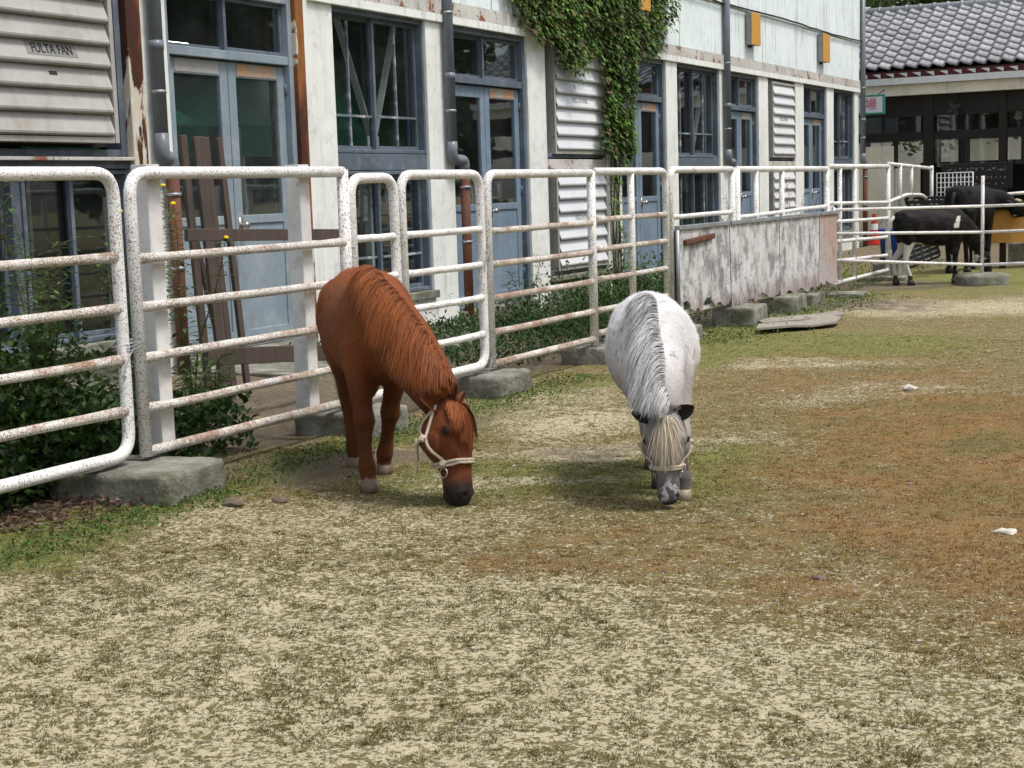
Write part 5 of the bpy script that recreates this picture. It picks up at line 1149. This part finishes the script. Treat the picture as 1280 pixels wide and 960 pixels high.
B('stand_block', 'concrete', None, (-4.85, -4.5, 19.6, 20.0, -.03, .22), bevel=.02); tag(bpy.data.objects['stand_block'], 'dark block carrying the blue bucket', 'concrete block')
def cone(x, y, label, z=0):
    t = thing('traffic_cone', label, 'traffic cone', (x, y, z), 0, 'red traffic cones')
    def ring(z0, z1, nm, mt, e=0): q = MB(); r_ = lambda zz: .115*(1-(zz-.03)/.66)+.02; q.loft([((x, y, z+z0), V(1, 0, 0), V(0, 1, 0), r_(z0)+e, r_(z0)+e), ((x, y, z+z1), V(1, 0, 0), V(0, 1, 0), r_(z1)+e, r_(z1)+e)], 18); q.build(nm, mt, t, smooth=False)
    ring(.03, .62, 'cone_body', 'red'); ring(.30, .42, 'white_band', 'whitep', .003); q = MB(); q.box(x-.16, x+.16, y-.16, y+.16, z, z+.03); q.build('base', 'red', t, bevel=.01)
cone(-7.42, 30.15, 'red traffic cone standing before the cream wall by the corner downpipe')
def mesh_panel():
    t = thing('wire_mesh_panel', 'white wire mesh panel in front of the barn beside the black calf', 'mesh panel', (-4.7, 24, 0)); x0, x1, z0, z1 = -4.93, -4.39, .55, 1.36; y = 24.0
    m = MB()
    for k in range(1, 9): x = x0+(x1-x0)*k/9; m.tube([(x, y, z0), (x, y, z1)], .008, 5)
    for k in range(1, 11): z = z0+(z1-z0)*k/11; m.tube([(x0, y, z), (x1, y, z)], .008, 5)
    tag(m.build('wires', 'whitep', t, smooth=True), kind='stuff')
    m = MB(); m.tube([(x0, y, z0), (x0, y, z1), (x1, y, z1), (x1, y, z0), (x0, y, z0)], .014, 6); m.build('mesh_frame', 'whitep', t, smooth=True)
    for x in (x0, x1): q = MB(); q.tube([(x, y+.02, -.02), (x, y+.02, z0+.02)], .014, 6); q.build('leg', 'whitep', t, smooth=True)
mesh_panel()
def notice():
    t = thing('notice_board', 'dark brown notice board with faded lettering before the barn windows', 'notice board', (-4.35, 24.3, 0))
    B('board_face', 'darkwood', t, (-4.92, -3.86, 24.30, 24.34, 1.10, 1.50)); 
    for x in (-4.8, -4.0): B('post', 'darkwood', t, (x, x+.05, 24.342, 24.40, 0, 1.46))
    mw = Matrix.Rotation(PI/2, 4, 'X')
    m = MB(); r_ = random.Random(5)
    for row, (z, s_, nch) in enumerate(((1.40, .075, 11), (1.27, .05, 13), (1.17, .04, 9))):
        for k in range(nch):
            x = -4.83+k*.92/nch
            for j in range(3): xx, zz = x+r_.uniform(0, s_*.6), z+r_.uniform(-.4, .3)*s_; m.box(xx, xx+r_.uniform(.01, s_*.5), 24.294, 24.299, zz, zz+.010)
    tag(m.build('faded_lettering', 'signside', t), kind='stuff')
notice()

# ------------------------------------------------------------------ the barn with the tiled roof
KB = 30.5/27
barn = thing('barn', 'open barn with a silver grey wavy tiled roof and dark brown posts', 'building', (-4.5, 32, 0))
ex0, ex1 = -9.0, 1.5; ey, ez = 30.5, 3.44; ry, rz_ = 33.4, 4.83
sl = Vector((0, ry-ey, rz_-ez)); SL = sl.length; sl.normalize(); nr = Vector((0, -sl.z, sl.y))
B('soffit_beam', 'cream', barn, (ex0, ex1, ey+.10, ey+.30, 2.93, 3.14)); B('eave_board', 'whitep', barn, (ex0, ex1, ey-.02, ey+.04, 3.141, 3.27))
B('fascia', 'fascia', barn, (ex0, ex1, ey+.02, ey+.08, 3.271, 3.40))
q = MB(); q.beam((0, 0, 0), (1, 0, 0), .1, .1)
q = MB(); c = V((ex0+ex1)/2, ey, ez)-nr*.03
q.add([c+V(sx*(ex1-ex0)/2, 0, 0)+sl*u+nr*w for sx in (-1, 1) for u in (0, SL) for w in (-.05, 0)], [(0, 1, 3, 2), (4, 6, 7, 5), (0, 4, 5, 1), (2, 3, 7, 6), (0, 2, 6, 4), (1, 5, 7, 3)]); q.build('roof_deck', 'darkwood', barn)
q = MB(); q.add([V(x, yy, zz) for x in (ex0, ex1) for yy, zz in ((ry, rz_-.05), (ry+2.9, ez-.05), (ry+2.9, ez-.1), (ry, rz_-.1))], [(0, 1, 5, 4), (3, 2, 6, 7), (1, 2, 6, 5)]); q.build('rear_roof', 'darkwood', barn)
# one S-shaped tile, shared by every tile of the roof
TW, TLn = .262, .30
def tile_mesh():
    vs = []; fs = []; n = 10; prof = []
    for k in range(n+1):
        u = k/n; z = .030*math.sin(2*PI*(u-.02)+.3)+.012*math.sin(4*PI*u); prof.append((u*TW*1.06, z+.035))
    for (v_, dz) in ((-.035, .036), (TLn, 0)):
        for x, z in prof: p = V(x, 0, 0)+sl*v_+nr*(z+dz); vs.append(p)
    for x, z in prof: vs.append(V(x, 0, 0)+sl*(-.035)+nr*(z+.036-.034))
    N = n+1
    for k in range(n): fs += [(k, k+1, N+k+1, N+k), (2*N+k, 2*N+k+1, k+1, k)]
    m = MB().add(vs, fs).mesh('roof_tile'); m.materials.append(MAT['tile']); m.polygons.foreach_set('use_smooth', [True]*len(m.polygons)); return m
tm = tile_mesh(); rows = int(SL/TLn); org = ORG[barn.name]; lead = MB(); cnt = 0
for r_i in range(rows+1):
    x = -8.74
    while x < ex1:
        p = V(x, ey-.03, ez)+sl*(r_i*TLn)+nr*(.004*R.random())
        if x < -3.9 or False:
            o = bpy.data.objects.new('roof_tile', tm); S.collection.objects.link(o); o.parent = barn; o.location = p-Vector(org); o.rotation_euler = (R.gauss(0, .006), R.gauss(0, .008), 0); cnt += 1
        else:
            base = len(lead.v); lead.add([Vector(v.co)+p for v in tm.vertices], [tuple(f.vertices) for f in tm.polygons])
        x += TW
tag(lead.build('roof_tiles_beyond', 'tile', barn, smooth=True), kind='stuff')
x = ex0
q = MB(); q.tube([(ex0, ry, rz_+.06), (ex1, ry, rz_+.06)], .085, 12); q.build('ridge', 'tile', barn, smooth=True)
x = -8.7
while x < -3.8:
    q = MB(); q.tube([(x, ry, rz_+.06), (x+.05, ry, rz_+.06)], .105, 12); q.build('ridge_tile', 'tile', barn, smooth=True); x += .29
for k in range(-30, 6):
    x = -.262*k*-1-.2
    if not (-8 < x < -3.7): continue
    q = MB(); q.add([V(x, ey-.022, 3.36), V(x+.16, ey-.022, 3.36), V(x+.16, ey-.022, 3.275), V(x, ey+.0, 3.36), V(x+.16, ey+.0, 3.36), V(x+.16, ey, 3.275)], [(0, 1, 2), (3, 5, 4), (0, 3, 4, 1), (1, 4, 5, 2), (2, 5, 3, 0)]); q.build('eave_bracket', 'whitep', barn)
# posts, beams, glazing
def K(px27, z27): return px27*KB, (z27-1.3)*KB+1.3
for X27, w in ((-7.6, .2), (-5.76, .17), (-4.5, .13), (-3.1, .17), (-1.6, .17)):
    x = X27*KB; B('post', 'darkwood', barn, (x-w*.56, x+w*.56, ey+.3, ey+.52, -.05, 2.93))
B('beam', 'darkwood', barn, (ex0, ex1, ey+.33, ey+.47, 2.05, 2.21)); B('beam', 'darkwood', barn, (ex0, ex1, ey+.33, ey+.47, 2.52, 2.93))
for X27 in (-6.35, -5.1, -4.5+.35, -3.8): x = X27*KB; B('mullion', 'darkwood', barn, (x-.05, x+.05, ey+.36, ey+.42, 1.5, 2.05))
B('ceiling', 'interior', barn, (ex0, ex1, ey+.53, ry+2.6, 2.95, 3.0)); B('dark_stalls', 'interior', barn, (-6.35*KB, ex1, 33.2, 33.4, -.05, 1.62)); B('rear_beam', 'darkwood', barn, (ex0, ex1, 35.6, 35.8, 2.15, 3.0))
for X27 in (-6.9, -5.2, -3.4): x = X27*1.3; B('rear_post', 'darkwood', barn, (x-.08, x+.08, 35.6, 35.8, -.05, 2.15))
for a, b in ((-9., -5.9*KB), (-5.62*KB, -4.6*KB), (-4.4*KB, -3.3)): 
    B('pane', 'clearglass', barn, (a, b, ey+.39, ey+.395, 2.21, 2.52), bevel=0); B('pane', 'clearglass', barn, (a, b, ey+.392, ey+.397, 1.5, 2.05), bevel=0)
B('low_wall', 'cream', barn, (ex0, -6.37*KB, ey+.34, ey+.50, -.05, 1.95)); B('ceiling_lamp', 'signw', barn, (-5.3, -4.0, 31.4, 31.5, 2.75, 2.82))
# electric fan under the eave
q = MB(); q.tube([(-5.95, ey+.2, 2.9), (-5.95, ey+.2, 2.7)], .02, 6); q.ball((-5.95, ey+.15, 2.62), (.10, .12, .10)); q.build('fan', 'ink', barn, smooth=True)
q = MB()
for k in range(4): a = k*PI/2+.5; q.leaf(V(-5.95, ey+.0, 2.62), (math.cos(a), 0, math.sin(a)), (0, -1, .3), .17, .08, (1, 1, 1), .1)
q.c = []; q.build('fan_blades', 'ink', barn)
# pale building beyond the barn
ob = thing('far_outbuilding', 'pale cream outbuilding seen through the open barn', 'building', (-6, 44, 0))
B('wall', 'cream', ob, (-12, 2, 43, 43.2, -.05, 2.3)); B('upper_wall', 'signside', ob, (-12, 2, 43.05, 43.25, 2.3, 5)); B('doorway', 'ink', ob, (-5.9, -5.1, 42.98, 43.0, 0, 2.1))
# sign hung at the barn
SY = 29.9; sg_ = thing('hanging_sign', 'white sign with a green frame and a pink character, cut by the stable corner', 'sign', (-7.6, SY, 2.6))
B('sign_face', 'signw', sg_, (-8.4, -7.19, SY, SY+.04, 2.592, 2.905))
for bx in ((-8.4, -7.15, SY-.01, SY+.05, 2.906, 2.938), (-8.4, -7.15, SY-.01, SY+.05, 2.559, 2.591), (-7.189, -7.152, SY-.01, SY+.05, 2.592, 2.905)): B('sign_frame', 'signg', sg_, bx)
text('lettering', '場', .24, 'signr', sg_, Matrix.Translation((-7.42, SY-.006, 2.745)) @ Matrix.Rotation(PI/2, 4, 'X'), ext=.002)
q = MB(); q.tube([(-7.3, SY+.02, 2.93), (-7.3, 30.5, 3.05)], .012, 6); q.build('bracket', 'ink', sg_)

# ------------------------------------------------------------------ trees behind the barn, and the belt added across the yard
def tree(x, y, h, r, label, seed, n=9000, group=None, L=.22):
    r_ = random.Random(seed); t = thing('tree', label, 'tree', (x, y, 0), 0, group)
    q = MB(); q.tube([(x, y, -.1), (x+.1, y, h*.3), (x-.1, y+.1, h*.6), (x, y, h*.85)], [.25, .2, .13, .04], 8); q.build('trunk', 'bark', t, smooth=True)
    q = MB(); cl = []
    for k in range(26):
        a = r_.uniform(0, 2*PI); zz = r_.uniform(.32, 1.0); rr = r*math.sin(PI*min(1, (zz-.2)/.85))**.6*r_.uniform(.35, .95); c = V(x+math.cos(a)*rr, y+math.sin(a)*rr, h*zz); cl.append((c, r_.uniform(.35, .62)*r*.75))
        q.tube([(x, y, h*zz*.7), (x+math.cos(a)*rr*.5, y+math.sin(a)*rr*.5, h*zz*.88), c], [.07, .04, .015], 5)
    q.build('limbs', 'bark', t, smooth=True)
    m = MB(); cols = [(.04, .075, .018), (.055, .10, .022), (.075, .125, .03), (.03, .055, .015), (.11, .15, .04)]
    for _ in range(n):
        c, s_ = r_.choice(cl); v = V(r_.gauss(0, 1), r_.gauss(0, 1), r_.gauss(0, 1)).normalized()*s_*r_.uniform(.5, 1.05); v.z *= .75; k = r_.uniform(.7, 1.3)
        m.leaf(c+v, (r_.uniform(-1, 1), r_.uniform(-1, 1), r_.uniform(-.8, .4)), v+V(0, 0, s_*.5), L*r_.uniform(.6, 1.2), L*.6*r_.uniform(.6, 1.1), tuple(q_*k for q_ in r_.choice(cols)), .15)
    tag(m.build('crown', 'leaf', t), kind='stuff')
tree(-8.8, 42, 9.0, 3.4, 'broad green tree behind the left end of the tiled roof', 1, 9000, 'trees behind the barn'); tree(-4.5, 46, 10.5, 3.8, 'dark tree in the middle behind the tiled roof', 2, 8000, 'trees behind the barn'); tree(-11.5, 48, 9.5, 3.5, 'tree behind the gable corner of the stable', 4, 4000, 'trees behind the barn')
tree(-1.5, 43, 9.6, 3.3, 'green tree behind the right part of the tiled roof', 3, 5000, 'trees behind the barn')
# unseen tree belt, added so the window panes mirror dark green
def belt():
    m = MB(); r_ = random.Random(9); cols = [(.035, .07, .018), (.05, .095, .022), (.025, .05, .013)]
    for k in range(16):
        y = 2+k*4.2+r_.uniform(-1, 1); x = 13+r_.uniform(-2, 3)+.12*y; h = r_.uniform(9.5, 13); r = r_.uniform(2.8, 3.8)
        m.tube([(x, y, 0), (x, y, h*.7)], [.22, .08], 6, col=(.08, .06, .05))
        for _ in range(1700):
            v = V(r_.gauss(0, 1), r_.gauss(0, 1), r_.gauss(0, 1)).normalized()*r_.uniform(.45, 1)**.5; p = V(x+v.x*r, y+v.y*r, h*.55+v.z*h*.47); kk = r_.uniform(.7, 1.3)
            m.leaf(p, (r_.uniform(-1, 1), r_.uniform(-1, 1), -.4), v, .55, .4, tuple(c*kk for c in r_.choice(cols)), .15)
    tag(m.build('unseen_tree_belt', 'leaf'), 'unseen green tree belt added across the yard for the panes to mirror', 'woodland', kind='stuff')
belt()

# small stones and straw bits scattered on the yard
def scatter():
    m = MB(); r_ = random.Random(77); cols = [(.5, .46, .38), (.30, .26, .2), (.62, .58, .5), (.16, .13, .1)]
    for _ in range(700):
        y = 2.4+r_.random()**1.4*12; x = -y*r_.uniform(.12, .9)
        if x < -4.4: continue
        z = float(height(np.array([x]), np.array([y]))[0]); s_ = r_.uniform(.003, .010)*(1 if r_.random() < .95 else 1.8); c = r_.choice(cols); b = len(m.v)
        m.add([(x+s_*r_.uniform(.7, 1.2)*math.cos(a), y+s_*r_.uniform(.6, 1.1)*math.sin(a), z+(.2*s_ if a < 6.2 else 0)) for a in np.linspace(0, 2*PI, 6)[:5]]+[(x, y, z+s_*.75)], [(k, (k+1) % 5, 5) for k in range(5)], c)
    for _ in range(500):
        y = 2.4+r_.random()**1.4*9; x = -y*r_.uniform(.12, .9)
        if x < -4.4: continue
        z = float(height(np.array([x]), np.array([y]))[0])+.004; a = r_.uniform(0, PI); L = r_.uniform(.01, .035); w = .0012
        m.add([(x-w*math.sin(a), y+w*math.cos(a), z), (x+w*math.sin(a), y-w*math.cos(a), z), (x+L*math.cos(a), y+L*math.sin(a), z+.002)], [(0, 1, 2)], (.55, .45, .27))
    tag(m.build('gravel', 'leaf'), 'scattered pebbles and straw bits lying on the sandy yard', 'gravel', kind='stuff')
scatter()
